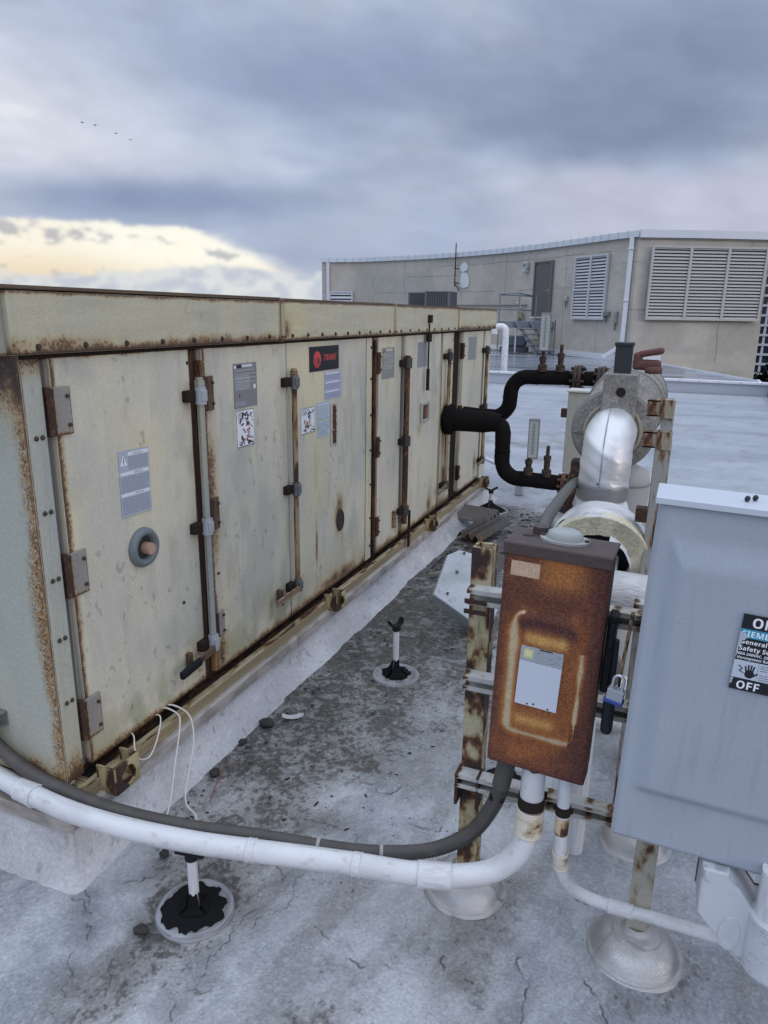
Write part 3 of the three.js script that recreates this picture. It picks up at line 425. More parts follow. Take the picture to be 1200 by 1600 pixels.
sticker('data_plate', D2, 2.378, 2.541, 1.283, 1.455, (x, w, h) => {
  x.fillStyle = '#7b7c7e'; x.fillRect(0, 0, w, h); x.fillStyle = '#c9cbce'; x.fillRect(w * 0.36, h * 0.03, w * 0.45, h * 0.06); x.fillStyle = '#1d1d20'; x.fillRect(w * 0.14, h * 0.03, w * 0.2, h * 0.07); x.fillStyle = '#d8d8da'; x.fillRect(w * 0.03, h * 0.04, w * 0.08, h * 0.07);
  fineText(x, w * 0.05, h * 0.15, w * 0.9, h * 0.18, h * 0.03, '#c4c6c8'); for (const y of [0.27, 0.45]) fineText(x, w * 0.06, h * y, w * 0.72, h * (y + 0.14), h * 0.04, '#b1b3b6'); fineText(x, w * 0.05, h * 0.86, w * 0.5, h * 0.96, h * 0.035, '#aaacb0'); x.strokeStyle = '#d0d2d4'; x.lineWidth = 1.5; for (const y of [0.24, 0.42, 0.33]) { x.beginPath(); x.moveTo(w * 0.05, h * y); x.lineTo(w * 0.95, h * y); x.stroke(); } x.fillStyle = '#d5d6d8'; x.beginPath(); x.arc(w * 0.89, h * 0.55, w * 0.06, 0, 7); x.fill(); x.fillStyle = '#26262a'; x.fillRect(w * 0.2, h * 0.68, w * 0.04, h * 0.08);
}, 1200, 0.4);
function tornSticker(x, w, h, ru) { x.fillStyle = '#d6dbe2'; x.fillRect(0, 0, w, h); x.fillStyle = '#2a2b30'; x.fillRect(0, 0, w, 3); x.fillRect(0, h - 3, w, 3); x.fillRect(w - 3, 0, 3, h); fineText(x, w * 0.06, h * 0.05, w * 0.4, h * 0.28, h * 0.035, '#3a3d44'); for (let i = 0; i < 26; i++) { x.fillStyle = ['#17181c', '#2c2d33', ru, '#efefef'][i % 4]; x.save(); x.translate(w * rr(0.25, 0.95), h * rr(0.06, 0.95)); x.rotate(rnd() * 3); x.fillRect(0, 0, w * rr(0.04, 0.26), h * rr(0.015, 0.07)); x.restore(); } x.fillStyle = '#1b1b1f'; for (const [a, b, c, d] of [[0.42, 0.06, 0.16, 0.2], [0.62, 0.1, 0.3, 0.12], [0.5, 0.3, 0.1, 0.14], [0.3, 0.62, 0.55, 0.2], [0.55, 0.84, 0.38, 0.1], [0.08, 0.8, 0.2, 0.12]]) for (let i = 0; i < 9; i++) x.fillRect(w * (a + rnd() * c), h * (b + rnd() * d), w * rr(0.02, 0.10), h * rr(0.01, 0.05)); x.fillStyle = ru; for (let i = 0; i < 22; i++) x.fillRect(w * rr(0.3, 0.7), h * rr(0.5, 0.85), w * rr(0.02, 0.09), h * rr(0.02, 0.06)); }
sticker('torn_sticker', D2, 2.388, 2.513, 1.128, 1.274, (x, w, h) => tornSticker(x, w, h, '#8a5230'), 1300);
sticker('torn_sticker', P3, 2.907, 3.042, 1.104, 1.223, (x, w, h) => tornSticker(x, w, h, '#a5703f'), 1300);
sticker('brand_plate', P3, 2.995, 3.303, 1.383, 1.497, (x, w, h) => {
  x.fillStyle = '#17181f'; x.fillRect(0, 0, w, h); const cx = w * 0.25, cy = h * 0.53, r = h * 0.34; x.fillStyle = '#c8453f'; x.beginPath(); x.arc(cx, cy, r, 0, 7); x.fill();
  x.save(); x.beginPath(); x.arc(cx, cy, r, 0, 7); x.clip(); x.fillStyle = '#17181f'; for (let i = 0; i < 9; i++) x.fillRect(cx - r, cy - r * 0.25 + i * r * 0.16, r * (i < 3 ? 0.9 : 2), r * 0.045); x.beginPath(); x.moveTo(cx + r * 0.2, cy + r * 0.75); x.lineTo(cx + r * 0.1, cy - r * 0.2); x.lineTo(cx + r * 0.55, cy - r * 0.1); x.lineTo(cx + r * 0.5, cy + r * 0.3); x.fill(); x.restore();
  x.fillStyle = '#c8453f'; x.font = 'italic bold ' + Math.round(h * 0.36) + 'px sans-serif'; x.textAlign = 'left'; x.save(); x.translate(w * 0.45, h * 0.60); x.scale(1.08, 1); x.fillText('TRANE', 0, 0); x.restore();
}, 1300, 0.35);
sticker('instruction_label', P3, 3.150, 3.332, 1.242, 1.372, (x, w, h) => { x.fillStyle = '#a2a9bb'; x.fillRect(0, 0, w, h); x.fillStyle = '#d5d9e4'; for (const y of [0.03, 0.36, 0.7]) x.fillRect(w * 0.06, h * y, w * 0.8, h * 0.05); for (const y of [0.1, 0.43, 0.77]) fineText(x, w * 0.06, h * y, w * 0.93, h * (y + 0.2), h * 0.035, '#747b90'); }, 1000);
sticker('notice_label', P3, 3.065, 3.199, 1.150, 1.232, (x, w, h) => { x.fillStyle = '#a9b6c2'; x.fillRect(0, 0, w, h); x.fillStyle = '#c7d1da'; for (let i = 0; i < 5; i++) x.fillRect(w * 0.06, h * (0.1 + i * 0.18), w * 0.86, h * 0.06); fineText(x, w * 0.06, h * 0.2, w * 0.9, h * 0.95, h * 0.09, '#93a2b0'); }, 1000);
sticker('notice_label', P3, 3.068, 3.199, 1.065, 1.143, (x, w, h) => { x.fillStyle = '#a3b0bb'; x.fillRect(0, 0, w, h); x.strokeStyle = '#c6d0d8'; x.lineWidth = 3; x.strokeRect(3, 3, w - 6, h - 6); speckle(x, w, h, 26, ['#c3cdd6', '#8d9ba8'], 2, 8); }, 1000);
const slot = sticker('label_slot', P3, 3.208, 3.288, 1.0, 1.215, (x, w, h) => { x.fillStyle = '#b5b0a0'; x.fillRect(0, 0, w, h); x.fillStyle = '#4a2619'; x.fillRect(w * 0.3, h * 0.06, w * 0.5, h * 0.88); speckle(x, w, h, 60, ['#5a2e1c', '#341b14', '#6e3d24', '#43241a'], 2, 6); x.fillStyle = '#b5b0a0'; x.fillRect(w * 0.3, h * 0.60, w * 0.28, h * 0.025); x.fillRect(0, 0, w * 0.2, h); x.fillRect(w * 0.88, 0, w, h); }, 900, 0.8);
sticker('data_plate', D4, 3.870, 4.060, 1.285, 1.460, (x, w, h) => { x.fillStyle = '#878684'; x.fillRect(0, 0, w, h); x.fillStyle = '#bdbdba'; x.fillRect(w * 0.3, h * 0.04, w * 0.5, h * 0.07); for (const y of [0.2, 0.38, 0.56]) fineText(x, w * 0.1, h * y, w * 0.9, h * (y + 0.12), h * 0.05, '#aeaeab'); speckle(x, w * 0.3, h * 0.6, 8, ['#7a4a2a', '#c7b08a'], 3, 8); }, 700);
sticker('data_plate', D5, 4.470, 4.655, 1.315, 1.475, (x, w, h) => { x.fillStyle = '#8b8e90'; x.fillRect(0, 0, w, h); fineText(x, w * 0.06, h * 0.08, w * 0.94, h * 0.94, h * 0.05, '#777a7d'); }, 500);
sticker('data_plate', D6, 5.66, 5.88, 1.30, 1.48, (x, w, h) => { x.fillStyle = '#8e908f'; x.fillRect(0, 0, w, h); fineText(x, w * 0.06, h * 0.08, w * 0.94, h * 0.94, h * 0.05, '#7c7f80'); }, 500);

// ---------------------------------------------------------------- support frame of posts and rails
const postTex1 = rustyTex(0.21, 1.1, [182, 172, 142], 0.50, 101, 600, 1.6), postTex2 = rustyTex(0.21, 1.1, [168, 163, 150], 0.30, 107, 600, 1.6), railPaint = rustyTex(0.95, 0.06, [186, 186, 183], 0.22, 111, 500, 1.5);
const frame = thing('support_frame', 'cream and rusty square post frame with cross rails carrying the two switch boxes', 'support frame', [-0.19, 0, -1.75]);
function squareTube(w, h, t = 0.005) { const sh = new THREE.Shape([[-w / 2, -w / 2], [w / 2, -w / 2], [w / 2, w / 2], [-w / 2, w / 2]].map((p) => new THREE.Vector2(...p))); const k = w / 2 - t; sh.holes.push(new THREE.Path([[-k, -k], [-k, k], [k, k], [k, -k]].map((p) => new THREE.Vector2(...p)))); const g = new THREE.ExtrudeGeometry(sh, { depth: h, bevelEnabled: true, bevelSize: 0.002, bevelThickness: 0.002, bevelSegments: 1, UVGenerator: { generateTopUV: (g2, v, a, b, c) => [a, b, c].map((i) => new THREE.Vector2(v[i * 3] * 8, v[i * 3 + 1] * 8)), generateSideWallUV: (g2, v, a, b, c, d) => [a, b, c, d].map((i) => new THREE.Vector2((v[i * 3] + v[i * 3 + 1]) * 4.7, v[i * 3 + 2] / 1.1)) } }); g.rotateX(-Math.PI / 2); return g; }
postTex1.wrapS = postTex2.wrapS = THREE.RepeatWrapping;
const postA = M('post', squareTube(0.052, 1.07), std({ map: postTex1, roughness: 0.7 }), frame, [-0.428, 0, -1.757]); postA.userData.label = 'heavily rusted cream square post with an open top';
const postB = M('post', squareTube(0.05, 1.2), std({ map: postTex2, roughness: 0.65 }), frame, [0.05, 0, -1.722]);
const chan = (L) => mg(tr(box(L, 0.005, 0.041), 0, 0.0185, 0), tr(box(L, 0.005, 0.041), 0, -0.0185, 0), tr(box(L, 0.036, 0.005), 0, 0, -0.018), tr(box(L, 0.010, 0.003), 0, 0.0135, 0.0195), tr(box(L, 0.010, 0.003), 0, -0.0135, 0.0195));
for (const [h, L, x] of [[0.951, 0.97, 0.032], [0.706, 0.97, 0.032], [0.402, 0.95, 0.012]]) M('rail', chan(L), std({ map: railPaint, roughness: 0.65 }), frame, [x, h, -1.708]);
M('rail', chan(0.9), std({ map: railPaint, roughness: 0.65 }), frame, [0.40, 0.955, -1.77]);
const bracketGeo = mg(tr(box(0.008, 0.10, 0.05), -0.03, 0, 0), tr(box(0.008, 0.10, 0.05), 0.03, 0, 0));
M('rail_bracket', bracketGeo, rustDark, frame, [-0.428, 0.375, -1.712]);
M('rail_bracket', mg(tr(box(0.058, 0.012, 0.004), 0, 0, 0), tr(box(0.058, 0.012, 0.004), 0, -0.028, 0)), rustDark, frame, [-0.428, 0.94, -1.684]);
// dome flashings round the feet
const domeMat = std({ color: new THREE.Color(0.48, 0.475, 0.47), roughness: 0.33, metalness: 0.8, bumpMap: relief(5, 2), bumpScale: 0.0012 });
function dome(label, x, z, R, seed, hgt = 1) {
  const t = thing('post_flashing', label, 'flashing', [x, 0, z], 'silver coated domes at the post feet');
  const P = [[0.03, 0.098], [0.042, 0.086], [0.050, 0.078], [0.066, 0.079], [0.073, 0.074], [0.078, 0.068], [0.095, 0.064], [0.115, 0.050], [0.130, 0.030], [0.137, 0.014], [0.145, 0.008], [0.152, 0.007], [0.158, -0.004]].map(([r, h]) => [r * R / 0.155, h * hgt * R / 0.150]);
  const g = lumpy(lathe(P, 64), 0.010, 12, seed); M('dome', g, domeMat, t, [x, 0, z]);
  const seam = []; const a0 = seed * 1.3; for (let i = 0; i <= 8; i++) { const k = i / 8, [r, h] = P[Math.min(11, 5 + Math.round(k * 6))]; seam.push([x + Math.sin(a0 + k * 0.15) * r * 1.0, h + 0.0005, z + Math.cos(a0 + k * 0.15) * r * 1.0]); }
  M('lap_seam', hose(seam, 0.0035, 30, 6), domeMat, t, [0, 0, 0]);
  const col = []; for (let i = 0; i <= 26; i++) { const a = i / 26 * 5.6 + seed; const r = (0.066 + 0.010 * Math.sin(a * 1.5 + seed)) * R / 0.155; col.push([x + Math.cos(a) * r, 0.0765 * hgt * R / 0.150 - 0.002, z + Math.sin(a) * r]); }
  M('collar', hose(col, 0.0055, 60, 8), domeMat, t, [0, 0, 0]);
}
dome('silver dome flashing under the rusty square post, behind the white conduit bend', -0.43, -1.755, 0.122, 1);
dome('large silver dome flashing with swirled collar under the grey switch box', 0.05, -1.715, 0.128, 4);
dome('silver dome flashing half hidden under the lower edge of the grey switch box', 0.02, -2.16, 0.116, 7);

// ---------------------------------------------------------------- rusted switch box
const rb = thing('rusted_switch_box', 'rust covered disconnect switch box with a blank white label', 'switch box', [-0.226, 0.583, -1.60]);
rb.rotation.set(0, -0.04, -0.026); WP.delete(rb);
const RW = 0.236, RH = 0.568, RD = 0.11;
const rustFace = tex(540, 1300, (u, v, o) => {
  const V2 = 1 - v, x = u * RW, y = v * RH, n = fbm(x * 30, y * 24, 4), n2 = fbm(x * 9 + 4, y * 8 + 2, 3), f = vn(x * 900, y * 900), f2 = fbm(x * 420, y * 420, 2);
  const ed = Math.min(u, 1 - u, v * 2.4, V2 * 3);
  let c = mix3([136, 80, 44], [100, 58, 38], sst(0.35, 0.65, n * 0.5 + n2 * 0.5));
  c = mix3(c, [172, 112, 56], sst(0.12, 0.06, Math.abs(V2 - 0.10)) * sst(0.2, 0.5, u) * sst(0.95, 0.6, u) * 0.75);
  c = mix3(c, [92, 52, 40], sst(0.06, 0.02, Math.abs(V2 - 0.215 + n2 * 0.03)) * 0.5);
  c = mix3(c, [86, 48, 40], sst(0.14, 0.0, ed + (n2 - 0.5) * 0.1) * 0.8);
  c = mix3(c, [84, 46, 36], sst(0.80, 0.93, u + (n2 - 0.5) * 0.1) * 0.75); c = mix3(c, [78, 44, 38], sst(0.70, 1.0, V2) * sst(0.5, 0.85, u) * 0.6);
  c = mix3(c, [160, 92, 46], Math.exp(-(((V2 - 0.9) / 0.05) ** 2)) * sst(0.8, 0.4, u) * 0.4);
  // the pressed panel: dark on top, pale where paint is left
  const inner = sst(0.0, 0.04, u - 0.17) * sst(0.0, 0.04, 0.84 - u) * sst(0, 0.02, V2 - 0.285) * sst(0, 0.02, 0.82 - V2);
  c = mix3(c, [140, 84, 40], inner * 0.6);
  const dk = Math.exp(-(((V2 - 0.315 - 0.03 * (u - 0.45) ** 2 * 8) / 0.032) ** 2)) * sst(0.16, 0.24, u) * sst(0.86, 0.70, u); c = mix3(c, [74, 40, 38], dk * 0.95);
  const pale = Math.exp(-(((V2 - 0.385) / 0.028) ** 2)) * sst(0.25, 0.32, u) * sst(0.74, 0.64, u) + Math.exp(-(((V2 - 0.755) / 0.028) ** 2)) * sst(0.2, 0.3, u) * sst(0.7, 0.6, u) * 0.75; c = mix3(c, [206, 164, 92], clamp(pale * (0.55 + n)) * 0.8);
  const ringD = (() => { const cx = 0.505, cy = 0.55, hx = 0.335, hy = 0.272, r = 0.09, ar = RH / RW; const qx = Math.abs(u - cx) - hx + r, qy = (Math.abs(V2 - cy) - hy) * ar + r; return Math.hypot(Math.max(qx, 0), Math.max(qy, 0)) + Math.min(Math.max(qx, qy), 0) - r; })();
  const leftW = u < 0.3 && V2 < 0.76 ? 0.012 + 0.032 * sst(0.27, 0.40, V2) : u < 0.3 ? 0.04 : V2 > 0.74 && u < 0.8 ? 0.03 : u > 0.78 && V2 < 0.72 && V2 > 0.4 ? 0.012 + 0.012 * sst(0.6, 0.45, V2) : 0.004;
  const on = (u < 0.26 && V2 > 0.27) || (u >= 0.26 && V2 > 0.6) || (u > 0.78 && V2 > 0.41) ? 1 : 0;
  const ring = on * sst(leftW * 1.5, leftW * 0.3, Math.abs(ringD) + (n - 0.5) * 0.035 + (f2 - 0.5) * 0.02); c = mix3(c, [170, 108, 52], on * sst(leftW * 2.6, leftW, Math.abs(ringD)) * 0.6); c = mix3(c, [198, 184, 148], ring * 0.88);
  if (u > 0.075 && u < 0.355 && V2 > 0.068 && V2 < 0.130) c = mix3(c, [202, 176, 146], sst(0.25, 0.45, n + 0.12 + f2 * 0.2) * 0.92);
  const g = (f2 - 0.5) * 62 + (f - 0.5) * 18; o[0] = c[0] * 0.98 + g; o[1] = c[1] * 0.98 + g * 0.85; o[2] = c[2] + g * 0.6;
});
const rustFaceMat = std({ map: rustFace, roughness: 0.82, bumpMap: relief(0.6, 1.4), bumpScale: 0.0012 });
const rustSide = std({ map: rustyTex(0.12, 0.57, [112, 68, 48], 0.62, 121, 500), roughness: 0.85 });
const plumMat = std({ map: tex(256, 128, (u, v, o) => { const n = fbm(u * 14, v * 8, 4), f = vn(u * 200, v * 100); set3(o, mix3([84, 70, 68], [64, 51, 49], n).map((c) => c + (f - 0.5) * 14)); }), roughness: 0.6 });
M('body', rbox(RW - 0.006, RH - 0.008, RD - 0.02, 0.004), rustSide, rb, [0, RH / 2 - 0.002, -0.01]);
function faceGrid(w, h, nx, ny, zf) { const g = gridGeo(0, 1, 0, 1, nx, ny, () => 0), p = g.attributes.position; for (let i = 0; i < p.count; i++) { const u = p.getX(i), v = p.getZ(i); p.setXYZ(i, (u - 0.5) * w, v * h, zf(u, v)); } const ix = g.index.array; for (let i = 0; i < ix.length; i += 3) { const t = ix[i]; ix[i] = ix[i + 1]; ix[i + 1] = t; } g.computeVertexNormals(); return g; }
const cover = M('cover', faceGrid(RW, RH, 70, 150, (u, v) => { const V2 = 1 - v; let z = 0; const ar = RH / RW, qx = Math.abs(u - 0.505) - 0.335 + 0.09, qy = (Math.abs(V2 - 0.55) - 0.272) * ar + 0.09; const d = Math.hypot(Math.max(qx, 0), Math.max(qy, 0)) + Math.min(Math.max(qx, qy), 0) - 0.09; z += 0.006 * sst(0.05, -0.05, d); const e = Math.min(u * RW, (1 - u) * RW); z -= 0.006 * sst(0.007, 0, e); const ev = v * RH; z -= 0.004 * sst(0.006, 0, ev); return z; }), rustFaceMat, rb, [0, 0, RD / 2]);
M('cover_flange', mg(tr(rbox(0.004, RH, 0.06, 0.0015), -RW / 2 + 0.002, RH / 2, RD / 2 - 0.036), tr(rbox(0.004, RH, 0.06, 0.0015), RW / 2 - 0.002, RH / 2, RD / 2 - 0.036), tr(rbox(RW, 0.004, 0.06, 0.0015), 0, 0.002, RD / 2 - 0.036)), rustSide, rb, [0, 0, 0]);
M('top_lid', mg(tr(rbox(RW + 0.004, 0.007, RD + 0.012, 0.003, 2), 0, RH + 0.002, -0.002), tr(rbox(RW + 0.004, 0.026, 0.004, 0.0015), 0, RH - 0.010, RD / 2 + 0.004)), plumMat, rb, [0, 0, 0]);
M('knockout', mg(cyl(0.013, 0.003, 'y', 16), tr(cyl(0.006, 0.004, 'y', 12), 0, 0.001, 0)), plumMat, rb, [-0.082, RH + 0.007, -0.012]);
M('hub_cap', mg(tr(lathe([[0, 0.026], [0.024, 0.025], [0.034, 0.019], [0.037, 0.008], [0.037, 0]], 32).scale(1.12, 1, 0.9), 0, 0, 0), tr(cyl(0.047, 0.006, 'y', 24).scale(1.2, 1, 0.9), 0, 0.002, 0)), std({ color: new THREE.Color(0.33, 0.35, 0.34), roughness: 0.5 }), rb, [0.002, RH + 0.006, -0.012]);
M('hub_screws', mg(tr(cyl(0.006, 0.006, 'y', 6), -0.05, 0, 0), tr(cyl(0.006, 0.006, 'y', 6), 0.05, 0, 0.004)), screwMat, rb, [0.002, RH + 0.012, -0.012]);
const blank = M('blank_label', box(0.098, 0.150, 0.0015), std({ map: canvasTex(240, 360, (x, w, h) => { x.fillStyle = '#c3c9d4'; x.fillRect(0, 0, w, h); x.fillStyle = '#9ba1aa'; x.fillRect(0, 0, w, h * 0.25); x.fillStyle = '#bcbb95'; x.fillRect(w * 0.07, h * 0.03, w * 0.24, h * 0.17); x.fillStyle = '#d8d4a0'; x.fillRect(w * 0.11, h * 0.06, w * 0.16, h * 0.10); for (let i = 0; i < 60; i++) { x.fillStyle = 'rgba(60,55,50,' + rr(0.1, 0.6) + ')'; x.fillRect(w * rr(0.38, 0.95), h * rr(0.0, 0.24), rr(1, 7), rr(1, 6)); } x.fillStyle = '#2a2320'; x.fillRect(w * 0.45, 0, w * 0.3, 8); for (const [a, b] of [[0.45, 0.95], [0.8, 0.975], [0.3, 0.97]]) { x.beginPath(); x.arc(w * a, h * b, 6, 0, 7); x.fill(); } }), roughness: 0.5 }), rb, [-0.010, RH * 0.448, RD / 2 + 0.0078], [0, 0, -0.02]);
M('lever_plate', mg(tr(rbox(0.02, 0.19, 0.05, 0.006, 2), 0, 0, 0), tr(rbox(0.012, 0.06, 0.07, 0.004), 0.002, 0.05, 0)), matte({ color: new THREE.Color(0.012, 0.013, 0.016), roughness: 0.5 }), rb, [RW / 2 + 0.014, 0.335, 0.005]);
M('operating_lever', mg(tr(rbox(0.014, 0.17, 0.022, 0.006, 2), 0, 0.10, 0), tr(rbox(0.026, 0.10, 0.034, 0.012, 3), 0.0, 0, 0.006)), matte({ color: new THREE.Color(0.024, 0.028, 0.036), roughness: 0.55 }), rb, [RW / 2 + 0.030, 0.185, 0.012], [0, 0, 0.02]);
M('lock_rod', mg(tr(cyl(0.004, 0.16, 'y', 8), 0, 0, 0)), tanRust, rb, [RW / 2 + 0.050, 0.370, 0.03], [0, 0, -0.05]);
M('lock_hasp', rbox(0.006, 0.034, 0.014, 0.002), rustDark, rb, [RW / 2 + 0.046, 0.282, 0.03]);
M('conduit_nut', mg(tr(cyl(0.036, 0.016, 'y', 6), -0.004, -0.008, 0), tr(cyl(0.024, 0.014, 'y', 6), 0.075, -0.007, 0), tr(cyl(0.026, 0.014, 'y', 6), -0.083, -0.007, 0)), rustDark, rb, [0, 0, 0]);
// padlock
const pl = thing('padlock', 'laminated steel padlock with a blue bumper hanging beside the rusted box', 'padlock', [-0.062, 0.83, -1.515]);
pl.rotation.set(0, -0.15, -0.12); WP.delete(pl);
{ const lam = []; for (let i = 0; i < 7; i++) lam.push(tr(rbox(0.036 - (i % 2) * 0.0012, 0.0042, 0.021, 0.001), 0, 0.004 + i * 0.0045, 0)); M('lock_body', mg(...lam), std({ color: new THREE.Color(0.42, 0.46, 0.5), roughness: 0.32, metalness: 0.6 }), pl, [0, 0, 0]);
  M('bumper', rbox(0.041, 0.010, 0.026, 0.003, 2), std({ color: new THREE.Color(0.03, 0.06, 0.28), roughness: 0.45 }), pl, [0, 0.004, 0]);
  M('shackle', pipe([[-0.011, 0.03, 0], [-0.011, 0.066, 0], [0.011, 0.066, 0], [0.011, 0.03, 0]], 0.0034, 0.011, 40, 10), std({ color: new THREE.Color(0.62, 0.62, 0.62), roughness: 0.22, metalness: 0.85 }), pl, [0, 0, 0]); }
// ---------------------------------------------------------------- grey switch box
const gb = thing('grey_switch_box', 'large clean grey safety switch box with an ON OFF label', 'switch box', [0.235, 0.519, -1.53]);
gb.rotation.set(0, 0, -0.026); WP.delete(gb);
const GW = 0.545, GH = 0.780, GD = 0.12;
const greyT = tex(512, 768, (u, v, o) => { const n = fbm(u * 5, v * 7, 3), f = vn(u * 250, v * 380), s = sst(0.75, 0.82, fbm(u * 60, v * 26, 2)) * sst(0.55, 0.7, fbm(u * 7 + 9, v * 9, 2)); const c = mix3([164, 171, 181], [156, 163, 174], n); const sk = sst(0.925, 0.95, fbm(u * 170, v * 120, 2)) * 60 + sst(0.60, 0.75, fbm(u * 30, v * 3 + 7, 3)) * 5; set3(o, c.map((q) => q + (f - 0.5) * 8 - sk)); });
const greyBox = std({ map: greyT, roughness: 0.42, bumpMap: relief(1.5, 2.2), bumpScale: 0.0003 });
M('body', rbox(GW - 0.01, GH - 0.01, GD - 0.02, 0.006, 2), greyBox, gb, [0, GH / 2 - 0.002, -0.012]);
M('cover', faceGrid(GW, GH, 90, 120, (u, v) => { const x = u * GW, y = v * GH; const dl = x - 0.028, dr = GW - 0.03 - x, db = y - 0.128, dt = GH - 0.062 - y; const d = Math.min(dl / 0.036, dr / 0.036, db / 0.022, dt / 0.075); let z = 0.014 * sst(0, 1, d); const e = Math.min(x, GW - x, y * 1.0); z -= 0.008 * (1 - Math.sqrt(1 - (1 - clamp(e / 0.008)) ** 2)); return z; }), greyBox, gb, [0, 0, GD / 2]);
M('cover_flange', mg(tr(rbox(0.004, GH - 0.002, 0.09, 0.0015), -GW / 2 + 0.002, GH / 2, GD / 2 - 0.052), tr(rbox(0.004, GH - 0.002, 0.09, 0.0015), GW / 2 - 0.002, GH / 2, GD / 2 - 0.052), tr(rbox(GW, 0.004, 0.09, 0.0015), 0, 0.002, GD / 2 - 0.052)), greyBox, gb, [0, 0, 0]);
M('drip_lid', mg(tr(rbox(GW + 0.012, 0.005, GD + 0.010, 0.002, 2), 0, GH + 0.006, 0.002), tr(rbox(GW + 0.012, 0.013, 0.004, 0.0015), 0, GH + 0.001, GD / 2 + 0.008)), std({ color: new THREE.Color(0.52, 0.56, 0.62), roughness: 0.4 }), gb, [0, 0, 0]);
M('on_off_label', box(0.118, 0.160, 0.0012), std({ roughness: 0.4, map: canvasTex(472, 640, (x, w, h) => {
  x.fillStyle = '#16171c'; x.fillRect(0, 0, w, h); x.fillStyle = '#e8ecf2'; x.font = 'bold 112px sans-serif'; x.textAlign = 'left'; x.fillText('ON', 66, 104);
  x.fillStyle = '#3b8fae'; x.fillRect(0, 122, w, 74); x.fillStyle = '#dcefF6'; x.font = 'bold 66px sans-serif'; x.fillText('SIEMENS', 12, 184);
  x.fillStyle = '#e8ecf2'; x.font = 'bold 50px sans-serif'; x.fillText('General Duty', 12, 246); x.fillText('Safety Switch', 12, 302); x.font = 'bold 30px sans-serif'; x.fillText('60A 240VAC, 250VDC', 12, 340); x.fillText('Horsepower Rated', 12, 374);
  x.fillStyle = '#bac3d0'; x.fillRect(0, 386, w, 152); x.strokeStyle = '#2c3038'; x.lineWidth = 2; x.beginPath(); x.moveTo(176, 390); x.lineTo(176, 534); x.stroke();
  x.fillStyle = '#16171c'; x.font = 'bold 15px sans-serif'; ['Hazardous Voltage.', 'Will cause death or', 'serious injury.', '', 'Turn off power before', 'removing cover or', 'servicing equipment.'].forEach((s, i) => x.fillText(s, 190, 412 + i * 19));
  x.beginPath(); x.ellipse(122, 492, 34, 36, 0, 0, 7); x.fill(); for (const [a, b, l] of [[96, 470, -0.25], [111, 458, -0.1], [127, 456, 0.05], [142, 462, 0.18]]) { x.save(); x.translate(a, b); x.rotate(l); x.fillRect(-6, -42, 12, 60); x.restore(); } x.save(); x.translate(160, 496); x.rotate(0.8); x.fillRect(-7, -28, 13, 46); x.restore();
  x.strokeStyle = '#16171c'; x.lineWidth = 8; x.beginPath(); x.moveTo(36, 430); x.lineTo(66, 452); x.lineTo(48, 474); x.lineTo(80, 490); x.stroke();
  x.fillStyle = '#e8ecf2'; x.font = 'bold 92px sans-serif'; x.fillText('OFF', 44, 626);
  const tear = '#aab3c2'; x.fillStyle = tear; x.beginPath(); x.moveTo(0, 150); x.lineTo(26, 150); x.lineTo(44, 178); x.lineTo(60, 196); x.lineTo(30, 214); x.lineTo(20, 240); x.lineTo(26, 262); x.lineTo(8, 280); x.lineTo(14, 320); x.lineTo(6, 350); x.lineTo(0, 386); x.fill(); x.beginPath(); x.moveTo(0, 540); x.lineTo(22, 548); x.lineTo(10, 570); x.lineTo(18, 584); x.lineTo(0, 600); x.fill();
}) }), gb, [-0.034, 0.503, GD / 2 + 0.0178], [0, 0, -0.02]);
for (const [x, z] of [[0.14, -0.02], [0.155, -0.035]]) { const p = tag(M('pebble', lumpy(new THREE.IcosahedronGeometry(0.006, 1), 0.002, 90), std({ color: 0x2b2b2d }), null, [0, 0, 0]), x === 0.14 ? 'small dark pebble lying on the lid of the grey switch box, front one' : 'small dark pebble lying on the lid of the grey switch box, rear one', 'pebble', 'dark pebbles on the grey box lid'); p.position.set(x, 1.314 - (x - 0.235) * 0.026, -1.49 + z); }
// ---------------------------------------------------------------- conduits
const pvc = std({ map: tex(1024, 128, (u, v, o) => { const n = fbm(u * 26, v * 3, 4), s = sst(0.70, 0.8, fbm(u * 90, v * 9, 3)); set3(o, mix3([212, 214, 217], [198, 199, 201], sst(0.35, 0.75, n)).map((c, i) => c - s * [13, 16, 20][i] - sst(0.90, 0.93, fbm(u * 420, v * 40, 2)) * 90)); }), roughness: 0.34 });
pvc.map.repeat.set(1, 1);
const pvcOld = std({ map: rustyTex(0.2, 0.2, [214, 206, 190], 0.20, 131, 500), roughness: 0.5 });
const tarMat = matte({ color: new THREE.Color(0.010, 0.010, 0.011), roughness: 0.85, bumpMap: relief(1, 1), bumpScale: 0.003 });
const cw = thing('white_conduit', 'thick white plastic conduit sweeping from the rusted box across to the air handler', 'conduit', [-0.9, 0.23, -1.42]);
const cwPts = [[-2.6, 0.235, -1.41], [-1.844, 0.231, -1.363], [-1.715, 0.23, -1.346], [-1.543, 0.23, -1.329], [-1.357, 0.23, -1.333], [-1.115, 0.23, -1.364], [-0.935, 0.23, -1.404], [-0.794, 0.23, -1.438], [-0.658, 0.23, -1.468], [-0.519, 0.23, -1.495], [-0.405, 0.232, -1.530], [-0.315, 0.252, -1.566], [-0.258, 0.31, -1.588], [-0.239, 0.38, -1.597], [-0.236, 0.45, -1.60], [-0.235, 0.575, -1.60]];
const cwC = new THREE.CatmullRomCurve3(cwPts.map(V), false, 'centripetal');
M('conduit', new THREE.TubeGeometry(cwC, 220, 0.030, 20, false), pvc, cw, [0, 0, 0]);
